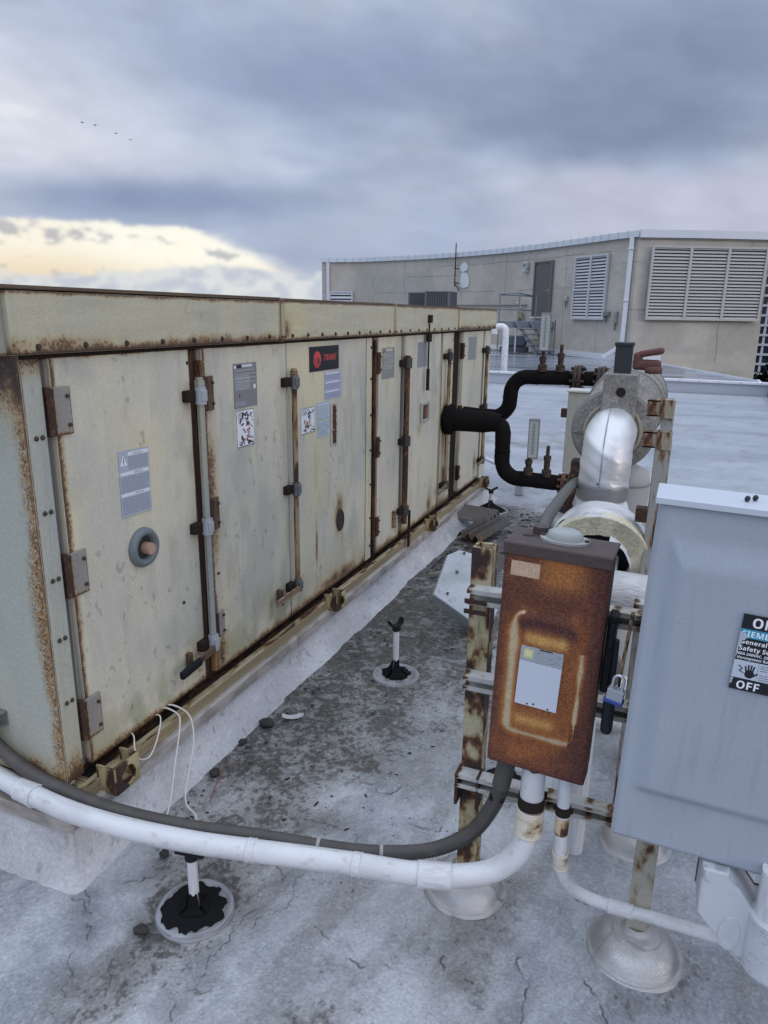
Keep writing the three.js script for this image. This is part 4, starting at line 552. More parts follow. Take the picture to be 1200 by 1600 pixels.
function collarOn(curve, t, r, len, mat, parent, name = 'coupling') {
  const p = curve.getPointAt(t), d = curve.getTangentAt(t), g = new THREE.CylinderGeometry(r, r, len, 22); const rim = new THREE.TorusGeometry(r - 0.001, 0.0022, 6, 22); rim.rotateX(Math.PI / 2); const gg = mg(g, tr(rim.clone(), 0, len / 2, 0), tr(rim.clone(), 0, -len / 2, 0));
  gg.applyQuaternion(new THREE.Quaternion().setFromUnitVectors(new THREE.Vector3(0, 1, 0), d)); return M(name, gg, mat, parent, p.toArray());
}
const tAt = (curve, x) => { let b = 0, m = 9; for (let i = 0; i <= 400; i++) { const d = Math.abs(curve.getPointAt(i / 400).x - x); if (d < m) { m = d; b = i / 400; } } return b; };
collarOn(cwC, tAt(cwC, -1.70), 0.0345, 0.07, pvc, cw); collarOn(cwC, tAt(cwC, -0.945), 0.0318, 0.02, pvc, cw); collarOn(cwC, tAt(cwC, -0.66), 0.0315, 0.02, pvc, cw); collarOn(cwC, tAt(cwC, -0.455), 0.0345, 0.085, pvc, cw); collarOn(cwC, 0.937, 0.0345, 0.07, pvcOld, cw);
M('strap', mg(tr(cyl(0.0335, 0.03, 'y', 18), 0, 0, 0), tr(rbox(0.07, 0.02, 0.012, 0.003), 0, 0.004, -0.03)), rustBlack, cw, [-0.236, 0.463, -1.60]);
const cs = thing('white_conduit', 'thin white plastic conduit curving down from the rusted box towards the grey fitting', 'conduit', [-0.1, 0.2, -1.65]);
const csC = new THREE.CatmullRomCurve3([[-0.157, 0.575, -1.60], [-0.156, 0.44, -1.60], [-0.154, 0.335, -1.605], [-0.146, 0.25, -1.625], [-0.122, 0.185, -1.66], [-0.078, 0.152, -1.682], [-0.02, 0.146, -1.684], [0.055, 0.148, -1.684], [0.146, 0.152, -1.68], [0.25, 0.155, -1.675], [0.34, 0.158, -1.66]].map(V), false, 'centripetal');
M('conduit', new THREE.TubeGeometry(csC, 120, 0.0165, 16, false), pvc, cs, [0, 0, 0]);
collarOn(csC, tAt(csC, 0.005), 0.0195, 0.06, pvc, cs); { const p = collarOn(csC, 0.30, 0.0195, 0.05, pvcOld, cs); }
M('strap', mg(cyl(0.019, 0.025, 'y', 14), tr(rbox(0.05, 0.012, 0.01, 0.003), 0, 0, 0)), rustBlack, cs, [-0.156, 0.462, -1.60]);
M('rust_stub', cyl(0.0172, 0.05, 'y', 14), std({ map: rustyTex(0.1, 0.1, [206, 186, 160], 0.5, 141, 600), roughness: 0.7 }), cs, [-0.156, 0.418, -1.60]);
// grey flexible conduit
const flexMat = std({ map: tex(2048, 64, (u, v, o) => { const n = fbm(u * 80, v * 4, 4); set3(o, mix3([88, 84, 80], [68, 65, 62], n)); }), roughness: 0.6 });
function ribbedHose(pts, r, n, rib = 0.0012) { const c = new THREE.CatmullRomCurve3(pts.map(V), false, 'centripetal'), L = c.getLength(), seg = Math.round(L / 0.0045), g = new THREE.TubeGeometry(c, seg, r, 12, false), p = g.attributes.position, q = new THREE.Vector3(), ct = new THREE.Vector3(); for (let i = 0; i <= seg; i++) { c.getPointAt(i / seg, ct); const k = 1 + (i % 2 ? rib : -rib) / r; for (let j = 0; j <= 12; j++) { const m = i * 13 + j; q.fromBufferAttribute(p, m).sub(ct).multiplyScalar(k).add(ct); p.setXYZ(m, q.x, q.y, q.z); } } g.computeVertexNormals(); return g; }
const fx = thing('flexible_conduit', 'dark grey ribbed flexible conduit running along behind the thick white conduit', 'conduit', [-0.9, 0.2, -1.5]);
M('hose', ribbedHose([[-2.3, 0.72, -1.372], [-1.98, 0.45, -1.371], [-1.837, 0.336, -1.372], [-1.741, 0.284, -1.374], [-1.605, 0.2385, -1.388], [-1.408, 0.226, -1.389], [-1.159, 0.22, -1.423], [-0.976, 0.215, -1.471], [-0.795, 0.205, -1.515], [-0.623, 0.20, -1.568], [-0.494, 0.207, -1.631], [-0.403, 0.270, -1.655], [-0.345, 0.378, -1.645], [-0.318, 0.47, -1.63], [-0.308, 0.575, -1.61]], 0.0205, 0), flexMat, fx, [0, 0, 0]);
M('sleeve', tr(cyl(0.0235, 0.10, 'y', 16).rotateZ(-0.15), 0, 0, 0), flexMat, fx, [-0.312, 0.52, -1.621]);
for (const x of [-0.80, -0.63]) { const c = new THREE.CatmullRomCurve3([[-1.159, 0.22, -1.423], [-0.976, 0.215, -1.471], [-0.795, 0.205, -1.515], [-0.623, 0.20, -1.568], [-0.494, 0.207, -1.631]].map(V), false, 'centripetal'); collarOn(c, tAt(c, x), 0.0222, 0.006, std({ color: 0xa9a7a2 }), fx, 'tie_band'); }
M('clamp', rbox(0.04, 0.02, 0.05, 0.004), rustBlack, fx, [-0.33, 0.425, -1.645]);
// pipe stands with tar pockets
const ironBlack = matte({ color: new THREE.Color(0.018, 0.018, 0.020), roughness: 0.6 });
const tentMat = matte({ color: new THREE.Color(0.008, 0.008, 0.009), roughness: 0.85, side: THREE.DoubleSide });
const discMat = std({ map: tex(256, 256, (u, v, o) => { const n = fbm(u * 9, v * 9, 4); set3(o, mix3([150, 153, 157], [112, 113, 114], sst(0.4, 0.75, n))); }), roughness: 0.6 });
function stand(label, x, z, { h = 0.2, R = 0.108, cone = [0.062, 0.07], pr = 0.0145, saddle = 'tee', seed = 1, tar = 0.085, lean = 0 }) {
  const t = thing('pipe_stand', label, 'pipe stand', [x, 0, z], 'white pipe stands set in tar pockets');
  M('flashing_disc', lumpy(lathe([[0.0, 0.006], [R * 0.86, 0.006], [R * 0.93, 0.0072], [R * 0.99, 0.0055], [R * 1.02, -0.002], [R * 1.03, -0.008]], 48), 0.0025, 30, seed), discMat, t, [x, 0.001, z]);
  const pts = []; for (let i = 0; i < 90; i++) { const a = i / 90 * 6.2832, r = tar * (0.92 + 0.34 * (fbm(Math.cos(a) * 3.6 + seed * 4, Math.sin(a) * 3.6 + 9, 5) - 0.5) * 2); pts.push(new THREE.Vector2(Math.cos(a) * r, Math.sin(a) * r)); }
  const tg = new THREE.ExtrudeGeometry(new THREE.Shape(pts), { depth: 0.001, bevelEnabled: true, bevelSize: 0.001, bevelThickness: 0.001, bevelSegments: 1 }); tg.rotateX(-Math.PI / 2); M('tar_patch', tg, tarMat, t, [x, 0.0085, z]);
  const cg = []; const n = 4; for (let k = 0; k < n; k++) { const a0 = k / n * 6.2832 + seed, a1 = a0 + 6.2832 / n - 0.22, s = new THREE.BufferGeometry(), P = []; const rows = [[pr * 1.15, cone[1]], [pr * 1.5, cone[1] * 0.72], [cone[0] * 0.55, cone[1] * 0.34], [cone[0], 0.014]]; for (let i = 0; i < 3; i++) { const q = (r, hh, a) => [Math.cos(a) * r, hh, Math.sin(a) * r]; const A = q(rows[i][0], rows[i][1], a0), B = q(rows[i][0], rows[i][1], a1), C = q(rows[i + 1][0], rows[i + 1][1], a0), D = q(rows[i + 1][0], rows[i + 1][1], a1); P.push(...A, ...B, ...C, ...B, ...D, ...C); } s.setAttribute('position', new THREE.Float32BufferAttribute(P, 3)); s.setAttribute('uv', new THREE.Float32BufferAttribute(new Array(P.length / 3 * 2).fill(0.5), 2)); s.computeVertexNormals(); cg.push(s); }
  M('tent_flashing', mg(...cg), tentMat, t, [x, 0, z]);
  M('stem', tr(cyl(pr, h - 0.012, 'y', 16), 0, 0, 0), pvc, t, [x, (h + 0.012) / 2, z], lean ? [0, 0, lean] : undefined);
  if (saddle === 'tee') M('saddle', mg(tr(cyl(pr * 1.35, 0.02, 'y', 16), 0, -0.006, 0), tr(rbox(0.088, 0.009, 0.036, 0.003, 2), 0, 0.006, 0)), ironBlack, t, [x, h - 0.012, z], [0, 0.15, 0]);
  if (saddle === 'cup') { const c = new THREE.TorusGeometry(0.034, 0.006, 6, 18, Math.PI * 0.9); c.rotateZ(Math.PI * 1.05); c.scale(1, 1, 3.2); M('saddle', mg(tr(cyl(pr * 1.35, 0.022, 'y', 16), 0, -0.004, 0), tr(c, 0, 0.042, 0)), ironBlack, t, [x, h, z], [0, 0.9, 0.14]); }
  if (saddle === 'broken') M('saddle', mg(tr(cyl(pr * 1.5, 0.03, 'y', 12), 0, 0, 0), tr(box(0.06, 0.012, 0.03).rotateZ(0.5), 0.03, 0.025, 0), tr(box(0.05, 0.012, 0.03).rotateZ(-0.35), -0.028, 0.02, 0)), ironBlack, t, [x, h, z], [0, 0.4, 0]);
}
stand('white pipe stand in a black tar pocket carrying the thick white conduit', -1.121, -1.366, { seed: 2, h: 0.201, cone: [0.052, 0.062], tar: 0.096 });
stand('bare white pipe stand with curved black saddle, in the dirty channel beside the unit', -1.103, -2.887, { seed: 5, h: 0.245, saddle: 'cup', cone: [0.075, 0.085], R: 0.11, tar: 0.07 });
stand('short white pipe stand with broken saddle at the far corner of the air handler', -1.436, -5.998, { seed: 8, h: 0.17, saddle: 'broken', cone: [0.15, 0.10], R: 0.15, tar: 0.13 });
stand('tar pocket and pipe stub half hidden behind the rusted switch box', -0.445, -2.279, { seed: 11, h: 0.12, saddle: 'none', cone: [0.055, 0.07], R: 0.105, tar: 0.095 });
// grey conduit body below the grey box
const lbM = std({ map: tex(256, 256, (u, v, o) => { const n = fbm(u * 6, v * 6, 4), s = sst(0.7, 0.8, fbm(u * 40, v * 40, 2)); set3(o, mix3([202, 205, 210], [186, 189, 194], n).map((c) => c - s * 30)); }), roughness: 0.42 });
const lb = thing('conduit_body', 'big pale grey plastic elbow fitting below the grey switch box', 'conduit fitting', [0.29, 0.30, -1.48]);
{ const sh = new THREE.Shape(); sh.moveTo(-0.128, 0.215); sh.lineTo(-0.128, 0.105); sh.lineTo(-0.045, 0.02); sh.quadraticCurveTo(-0.015, -0.01, 0.03, -0.012); sh.lineTo(0.16, -0.012); sh.lineTo(0.16, 0.13); sh.lineTo(-0.02, 0.13); sh.lineTo(-0.085, 0.215);
  const g = new THREE.ExtrudeGeometry(sh, { depth: 0.10, bevelEnabled: true, bevelSize: 0.005, bevelThickness: 0.005, bevelSegments: 3 }); M('body', g, lbM, lb, [0.29, 0.30, -1.555]);
  M('gasket', tr(new THREE.ExtrudeGeometry(sh, { depth: 0.003, bevelEnabled: true, bevelSize: 0.0075, bevelThickness: 0.001, bevelSegments: 1 }), 0, 0, 0), std({ color: new THREE.Color(0.06, 0.06, 0.065) }), lb, [0.29, 0.30, -1.553]);
  M('hub', mg(tr(cyl(0.052, 0.13, 'y', 28), 0, -0.02, 0), tr(lathe([[0.040, 0.05], [0.050, 0.048], [0.052, 0.04]], 28), 0, 0, 0), tr(lathe([[0, -0.115], [0.04, -0.108], [0.052, -0.085]], 28), 0, 0, 0)), lbM, lb, [0.308, 0.40, -1.455]);
  M('pipe_stub', cyl(0.042, 0.13, 'y', 24), pvc, lb, [0.308, 0.49, -1.455]);
  M('cover_screw_boss', tr(cyl(0.026, 0.012, 'z', 20).scale(0.8, 1.6, 1), 0, 0, 0), lbM, lb, [0.225, 0.375, -1.453]); }
{ const t = thing('curled_membrane', 'rusty brown flap of metal behind the grey elbow fitting', 'scrap', [0.17, 0.4, -1.75]); M('flap', rbox(0.14, 0.12, 0.006, 0.002), std({ map: rustyTex(0.2, 0.2, [132, 122, 112], 0.55, 151, 500) }), t, [0.165, 0.42, -1.77], [0.3, 0.4, -0.6]); M('bent_edge', rbox(0.14, 0.01, 0.03, 0.003), rustDark, t, [0.165, 0.45, -1.76], [0.3, 0.4, -0.6]); }

// ---------------------------------------------------------------- big silver jacketed pipe assembly
const jacket = std({ color: new THREE.Color(0.68, 0.69, 0.70), roughness: 0.44, metalness: 0.6, bumpMap: relief(1, 2), bumpScale: 0.0005 });
const greyIns = std({ map: tex(512, 512, (u, v, o) => { const n = fbm(u * 10, v * 10, 4), f = fbm(u * 180, v * 180, 2); set3(o, mix3([138, 135, 129], [114, 111, 106], n).map((c) => c + (f - 0.5) * 60)); }), roughness: 0.75 });
const bandM = std({ color: new THREE.Color(0.19, 0.19, 0.19), roughness: 0.5 });
const whiteIns = std({ map: tex(512, 512, (u, v, o) => { const n = fbm(u * 8, v * 8, 4), s = sst(0.7, 0.78, fbm(u * 26, v * 26, 3)); set3(o, mix3([214, 216, 218], [190, 190, 190], sst(0.35, 0.7, n)).map((c) => c - s * 30)); }), roughness: 0.6, bumpMap: relief(1, 1), bumpScale: 0.003 });
const foam = std({ map: tex(512, 512, (u, v, o) => { const n = fbm(u * 14, v * 14, 4), f = vn(u * 240, v * 240); set3(o, mix3([206, 200, 176], [178, 172, 150], sst(0.35, 0.7, n)).map((c) => c + (f - 0.5) * 30)); }), roughness: 0.9, bumpMap: relief(1.5, 1.5), bumpScale: 0.004 });
const ip = thing('insulated_pipe', 'large insulated pipe with silver elbow jacket and torn white insulation', 'insulated pipe', [-0.2, 0.8, -2.4]);
{ const ax = [-0.197, 1.288];
  M('pump_barrel', tr(lathe([[0, 0], [0.124, 0], [0.131, 0.006], [0.133, 0.03], [0.133, 0.42], [0.128, 0.44], [0.138, 0.45], [0.141, 0.47], [0.141, 0.80], [0.12, 0.84], [0, 0.845]], 56).rotateX(-Math.PI / 2 + 0.055), 0, 0, 0), greyIns, ip, [ax[0], ax[1], -2.47]);
  for (const k of [0.012, 0.465, 0.60, 0.77]) { const t = new THREE.TorusGeometry(k < 0.1 ? 0.1315 : 0.1415, 0.0035, 8, 56); t.rotateX(0.055); M('band', t, bandM, ip, [ax[0], ax[1] + k * 0.055, -2.47 - k]); }
  M('joint_ring', new THREE.TorusGeometry(0.088, 0.006, 8, 40), std({ color: new THREE.Color(0.30, 0.27, 0.20), roughness: 0.8 }), ip, [ax[0], ax[1], -2.467]);
  for (const s of [-1, 1]) M('split_line', box(0.044, 0.003, 0.002), bandM, ip, [ax[0] + s * 0.109, ax[1] - 0.012, -2.468]);
  const el = new THREE.CurvePath(); const a = V([ax[0], ax[1], -2.47]), b = V([ax[0], ax[1], -2.455]), c = V([ax[0] - 0.002, ax[1] - 0.115, -2.345]), d = V([ax[0] - 0.004, 1.13, -2.345]);
  el.add(new THREE.LineCurve3(a, b)); el.add(new THREE.CubicBezierCurve3(b, V([ax[0], ax[1], -2.39]), V([ax[0] - 0.002, ax[1] - 0.05, -2.345]), c)); el.add(new THREE.LineCurve3(c, d));
  M('elbow_jacket', lumpy(new THREE.TubeGeometry(el, 90, 0.078, 48, false), 0.005, 13, 3), jacket, ip, [0, 0, 0]);
  const seam = []; for (let i = 4; i <= 30; i++) { const t = i / 30, p = el.getPointAt(t), tg = el.getTangentAt(t), n = new THREE.Vector3(-0.14, 0, 0).add(new THREE.Vector3(0, -tg.z, tg.y).negate().multiplyScalar(-1)); n.copy(new THREE.Vector3(0, tg.z, -tg.y)).negate().multiplyScalar(1); if (n.y + n.z < 0) n.negate(); n.add(new THREE.Vector3(-0.10 + 0.05 * t, 0, 0)).normalize(); seam.push(p.clone().addScaledVector(n, 0.0778).toArray()); }
  M('jacket_seam', hose(seam, 0.0022, 60, 6), std({ color: new THREE.Color(0.33, 0.33, 0.33), roughness: 0.5, metalness: 0.4 }), ip, [0, 0, 0]);
  M('seam_rivet', new THREE.SphereGeometry(0.006, 8, 6), bandM, ip, [ax[0] - 0.012, 1.15, -2.272]); M('seam_rivet', new THREE.SphereGeometry(0.004, 8, 6), bandM, ip, [ax[0] - 0.005, 1.345, -2.385]);
  M('metal_band', tr(lathe([[0.0815, -0.028], [0.083, -0.02], [0.082, -0.012], [0.0835, -0.004], [0.0822, 0.004], [0.0835, 0.013], [0.0825, 0.022], [0.0805, 0.028]], 48).scale(0.96, 0.9, 0.96), 0, 0, 0), std({ color: new THREE.Color(0.26, 0.265, 0.27), roughness: 0.45, metalness: 0.5 }), ip, [ax[0] - 0.004, 1.115, -2.345]);
  const iso = sweep([[-0.201, 1.095, -2.345], [-0.199, 1.055, -2.342], [-0.194, 1.015, -2.318], [-0.188, 0.985, -2.27], [-0.182, 0.962, -2.20], [-0.179, 0.945, -2.15]], [0.074, 0.088, 0.120, 0.142, 0.150, 0.152], 44, 52);
  M('white_insulation', lumpy(iso, 0.006, 12, 6), whiteIns, ip, [0, 0, 0]);
  // the sawn face of the insulation: an open ring with a bite out of it
  const ring = new THREE.Shape(); const A0 = -1.35, A1 = 2.45; const N = 40; for (let i = 0; i <= N; i++) { const t = mix(A0, A1, i / N), r = 0.151; i ? ring.lineTo(Math.cos(t) * r, Math.sin(t) * r) : ring.moveTo(Math.cos(t) * r, Math.sin(t) * r); } for (let i = N; i >= 0; i--) { const t = mix(A0, A1, i / N), r = 0.098 + (fbm(t * 5, 3, 3) - 0.5) * 0.01; ring.lineTo(Math.cos(t) * r, Math.sin(t) * r); }
  const rg = new THREE.ExtrudeGeometry(ring, { depth: 0.03, bevelEnabled: true, bevelSize: 0.003, bevelThickness: 0.003, bevelSegments: 2 }); rg.translate(0, 0, -0.02);
  const q = new THREE.Quaternion().setFromUnitVectors(new THREE.Vector3(0, 0, 1), new THREE.Vector3(0.05, -0.22, 0.95).normalize()); rg.applyQuaternion(q); M('cut_face', lumpy(rg, 0.003, 30, 2), foam, ip, [-0.179, 0.943, -2.148]);
  const dk = new THREE.CircleGeometry(0.105, 30); dk.applyQuaternion(q); M('cavity_shade', dk, ironBlack, ip, [-0.181, 0.947, -2.162]);  // black disc stands in for the shade inside the hollow insulation
  const liner = new THREE.CylinderGeometry(0.094, 0.099, 0.05, 40, 1, true, -0.6, 3.4); liner.rotateX(Math.PI / 2); liner.applyQuaternion(q); M('torn_liner', lumpy(liner, 0.006, 20, 9), std({ color: new THREE.Color(0.62, 0.66, 0.70), roughness: 0.5, side: THREE.DoubleSide }), ip, [-0.179, 0.942, -2.13]);
  const chunk = []; for (let i = 0; i < 12; i++) { const t = 2.1 + i * 0.07; chunk.push(tr(lumpy(new THREE.IcosahedronGeometry(rr(0.02, 0.036), 2), 0.008, 30, i), Math.cos(t) * 0.125, Math.sin(t) * 0.125 - 0.0, rr(-0.01, 0.012))); } M('torn_edge', mg(...chunk), ironBlack, ip, [-0.179, 0.943, -2.15]);
  M('inner_pipe', lumpy(pipe([[-0.181, 0.945, -2.17], [-0.181, 0.875, -2.085], [0.9, 0.868, -2.07]], 0.063, 0.07, 90, 28), 0.003, 10, 4), whiteIns, ip, [0, 0, 0]);
  M('bracket_box', (() => { const s = new THREE.Shape([[-0.052, -0.075], [0.052, -0.075], [0.049, 0.065], [-0.049, 0.065]].map((p) => new THREE.Vector2(...p))); const h = new THREE.Path(); h.absarc(0.004, 0.012, 0.019, 0, 6.2832); s.holes.push(h); const g = new THREE.ExtrudeGeometry(s, { depth: 0.075, bevelEnabled: true, bevelSize: 0.003, bevelThickness: 0.003, bevelSegments: 2 }); return lumpy(g, 0.0015, 30, 1); })(), greyIns, ip, [-0.185, 1.405, -2.525]);
  M('bracket_hole', cyl(0.015, 0.004, 'z', 20), rustBlack, ip, [-0.181, 1.417, -2.4465]);
  M('square_stub', mg(tr(box(0.052, 0.10, 0.05), 0, 0, 0), tr(rbox(0.06, 0.012, 0.058, 0.003), 0, 0.05, 0)), std({ color: new THREE.Color(0.022, 0.024, 0.028), roughness: 0.5 }), ip, [-0.188, 1.515, -2.52]);
  const hm = std({ color: new THREE.Color(0.115, 0.05, 0.042), roughness: 0.8 }); M('valve_handle', mg(tr(rbox(0.085, 0.035, 0.05, 0.014, 3), 0.0, 0, 0), tr(rbox(0.03, 0.06, 0.05, 0.012, 3), -0.035, 0.012, 0), tr(rbox(0.085, 0.022, 0.05, 0.01, 3).rotateZ(0.2), 0.006, 0.042, 0)), hm, ip, [-0.118, 1.492, -2.68]);
  M('valve_handle', lumpy(tr(lathe([[0.012, -0.012], [0.03, -0.010], [0.03, 0.010], [0.012, 0.012]], 10), 0, 0, 0), 0.003, 30), hm, ip, [-0.098, 1.475, -2.66]);
}
const rearCyl = thing('grey_tank', 'grey upright cylinder standing behind the silver elbow', 'tank', [-0.13, 0, -2.85]);
M('shell', lathe([[0, 0], [0.092, 0], [0.092, 1.05], [0.086, 1.085], [0.05, 1.105], [0, 1.108]], 36), std({ color: new THREE.Color(0.36, 0.35, 0.345), roughness: 0.5 }), rearCyl, [-0.165, 0, -2.85]); M('top_band', new THREE.TorusGeometry(0.092, 0.004, 8, 36).rotateX(Math.PI / 2), bandM, rearCyl, [-0.165, 1.04, -2.85]);
// rear post with its stubs
const rp = thing('rear_post', 'weathered grey post with rusty clamp stubs behind the grey switch box', 'post', [-0.036, 0, -2.15]);
rp.rotation.set(0, 0, -0.004); WP.delete(rp);
{ const pm = std({ map: rustyTex(0.2, 1.4, [150, 148, 143], 0.20, 161, 400, 1.6), roughness: 0.65 }), cm = std({ map: rustyTex(0.12, 0.06, [160, 152, 138], 0.27, 163, 600), roughness: 0.7 });
  M('post', tr(rbox(0.043, 1.32, 0.043, 0.004), 0, 0.66, 0), pm, rp, [0, 0, 0]); M('post_top', rbox(0.032, 0.11, 0.032, 0.003), pm, rp, [0.002, 1.37, 0]);
  for (const [y, w] of [[1.408, 0.072], [1.32, 0.076]]) M('clamp_stub', mg(tr(box(w, 0.044, 0.004), 0, 0, 0.02), tr(box(w, 0.004, 0.044), 0, 0.02, 0), tr(box(w, 0.004, 0.044), 0, -0.02, 0), tr(box(0.04, 0.05, 0.05), w / 2 - 0.02, 0, 0)), cm, rp, [-0.018, y, 0]);
  M('clamp_stub', mg(tr(box(0.05, 0.04, 0.04), 0, 0, 0)), rustDark, rp, [-0.028, 1.10, 0]); }
// white insulated pipes lower down behind the frame
for (const [label, y, z, r, x0] of [['white insulated pipe running level near the roof behind the padlock', 0.42, -2.35, 0.055, -0.26], ['pale pipe at roof level below the lock, the lowest behind the frame', 0.17, -2.62, 0.06, -0.20]]) { const t = thing('insulated_pipe', label, 'insulated pipe', [0.2, y, z]); M('pipe', lumpy(cyl(r, 1.2, 'x', 28), 0.003, 9, y), whiteIns, t, [x0 + 0.6, y, z]); M('end_cap', mg(tr(cyl(r * 1.02, 0.012, 'x', 28), 0, 0, 0), tr(cyl(r * 0.6, 0.016, 'x', 20), -0.005, 0, 0)), greyIns, t, [x0, y, z]); }
{ const t = thing('pipe_flange', 'round grey flange disc with a split line behind the padlock', 'pipe flange', [-0.13, 0.63, -2.0]); M('disc', mg(cyl(0.085, 0.03, 'z', 36), tr(cyl(0.05, 0.05, 'z', 24), 0, 0, -0.01)), greyIns, t, [-0.155, 0.655, -2.02]); M('split_line', box(0.17, 0.003, 0.002), bandM, t, [-0.155, 0.655, -2.0035]); M('stand_leg', cyl(0.028, 0.58, 'y', 16), pvc, t, [-0.155, 0.29, -2.04]); }

// ---------------------------------------------------------------- black insulated pipes with valves and thermometers
const blackIns = matte({ color: new THREE.Color(0.011, 0.0095, 0.0095), roughness: 0.95, bumpMap: relief(1, 4), bumpScale: 0.006 });
const ironRust = std({ map: rustyTex(0.2, 0.2, [70, 46, 38], 0.62, 171, 300), roughness: 0.8 });
const castDark = std({ map: rustyTex(0.2, 0.2, [46, 38, 36], 0.5, 172, 300), roughness: 0.75 });
function flange(parent, x, y, z, R, t, mat) { const g = [cyl(R, t, 'x', 28)]; for (let i = 0; i < 8; i++) { const a = i / 8 * 6.2832 + 0.2; g.push(tr(cyl(0.012, t + 0.05, 'x', 6), 0, Math.cos(a) * R * 0.8, Math.sin(a) * R * 0.8)); } M('flange', mg(...g), mat, parent, [x, y, z]); }
function thermometer(parent, x, y0, y1, z, w) {
  const h = y1 - y0, T = G('thermometer', parent, [x, (y0 + y1) / 2, z]);
  M('case', rbox(w, h, 0.03, 0.006, 2), std({ color: new THREE.Color(0.16, 0.17, 0.16), roughness: 0.45 }), T, [x, (y0 + y1) / 2, z]);
  M('scale', box(w * 0.82, h * 0.93, 0.004), std({ roughness: 0.4, map: canvasTex(96, 420, (c, W, H) => { c.fillStyle = '#a9aeae'; c.fillRect(0, 0, W, H); c.fillStyle = '#6d7374'; c.fillRect(W * 0.44, H * 0.08, W * 0.12, H * 0.84); c.fillStyle = '#3b3f42'; for (let i = 0; i < 40; i++) { const y = H * (0.09 + i * 0.0205), l = i % 5 ? 10 : 18; c.fillRect(W * 0.40 - l, y, l, 2); c.fillRect(W * 0.60, y, l, 2); } c.font = '12px sans-serif'; for (let i = 0; i < 8; i++) { c.fillText(String(240 - i * 30), 3, H * (0.095 + i * 0.1025)); c.fillText(String(120 - i * 15), W * 0.77, H * (0.095 + i * 0.1025)); } c.fillStyle = '#8d9395'; c.fillRect(0, 0, W, H * 0.05); }) }), T, [x, (y0 + y1) / 2, z + 0.015]);
}
function tap(parent, x, y, z, h, mat, name = 'test_tap') { M(name, mg(tr(cyl(0.034, 0.05, 'y', 8), 0, 0.02, 0), tr(cyl(0.022, h * 0.6, 'y', 10), 0, h * 0.35, 0), tr(cyl(0.028, 0.03, 'y', 6), 0, h * 0.62, 0), tr(cyl(0.013, h * 0.5, 'y', 8), 0, h * 0.78, 0)), mat, parent, [x, y, z]); }
const lp = thing('black_pipe', 'lower black insulated pipe leaving the air handler and bending down below the thermometer', 'pipe', [-1.1, 0.7, -5.1]);
M('pipe', lumpy(pipe([[-1.26, 0.893, -5.1], [-1.158, 0.893, -5.1], [-1.150, 0.512, -5.1], [-0.66, 0.505, -5.1]], 0.055, 0.12, 120, 24), 0.004, 14, 1), blackIns, lp, [0, 0, 0]);
M('thick_sleeve', lumpy(mg(tr(lathe([[0.054, -0.47], [0.062, -0.44], [0.072, -0.40], [0.079, -0.34], [0.080, -0.22], [0.082, -0.1], [0.08, 0.04]], 28).rotateZ(Math.PI / 2), 0, 0, 0)), 0.006, 16, 8), blackIns, lp, [-1.64, 0.905, -5.1]);
M('wall_collar', lumpy(mg(tr(lathe([[0.085, 0], [0.118, 0.02], [0.11, 0.06], [0.085, 0.075]], 24).rotateZ(-Math.PI / 2), 0, 0, 0)), 0.008, 20, 4), blackIns, lp, [-1.60, 0.905, -5.1]);
for (const [x, y, ax] of [[-1.154, 0.70, 'y'], [-1.0, 0.509, 'x']]) M('joint_tape', cyl(0.0575, 0.012, ax, 26), blackIns, lp, [x, y, -5.1]);
flange(lp, -0.70, 0.505, -5.1, 0.075, 0.03, ironRust); flange(lp, -0.655, 0.505, -5.1, 0.085, 0.025, std({ map: rustyTex(0.2, 0.2, [120, 70, 44], 0.55, 175, 300), roughness: 0.85 }));
M('pipe_end', pipe([[-0.66, 0.505, -5.1], [-0.46, 0.505, -5.1], [-0.45, 0.0, -5.1]], 0.052, 0.12, 60, 20), castDark, lp, [0, 0, 0]);
tap(lp, -0.955, 0.552, -5.08, 0.15, castDark, 'thermometer_well'); thermometer(lp, -0.928, 0.672, 0.955, -5.06, 0.075); tap(lp, -0.825, 0.552, -5.08, 0.21, castDark);
const up = thing('black_pipe', 'upper black insulated pipe with flanged valve bending over towards the silver pump', 'pipe', [-1.1, 1.1, -5.6]);
M('pipe', lumpy(pipe([[-1.66, 0.885, -5.6], [-1.235, 0.88, -5.6], [-1.225, 1.195, -5.6], [-0.80, 1.203, -5.6]], 0.056, 0.125, 120, 24), 0.004, 9, 5), blackIns, up, [0, 0, 0]);
M('pipe', lumpy(pipe([[-0.82, 1.199, -5.6], [-0.57, 1.204, -5.6]], 0.054, 0.1, 20, 26), 0.004, 9, 6), blackIns, up, [0, 0, 0]);
for (const [x, r] of [[-0.745, 0.094], [-0.715, 0.098], [-0.575, 0.09], [-0.545, 0.096]]) flange(up, x, 1.203, -5.6, r, 0.024, castDark);
M('pipe_end', pipe([[-0.53, 1.204, -5.6], [-0.42, 1.204, -5.6], [-0.41, 0.0, -5.6]], 0.054, 0.10, 60, 20), castDark, up, [0, 0, 0]);
M('joint_tape', cyl(0.0585, 0.012, 'y', 26), blackIns, up, [-1.23, 1.04, -5.6]); M('joint_tape', cyl(0.0585, 0.012, 'x', 26), blackIns, up, [-1.03, 1.199, -5.6]);
tap(up, -0.995, 1.248, -5.58, 0.15, castDark, 'thermometer_well'); thermometer(up, -0.990, 1.392, 1.672, -5.57, 0.078); tap(up, -0.862, 1.250, -5.58, 0.19, castDark);
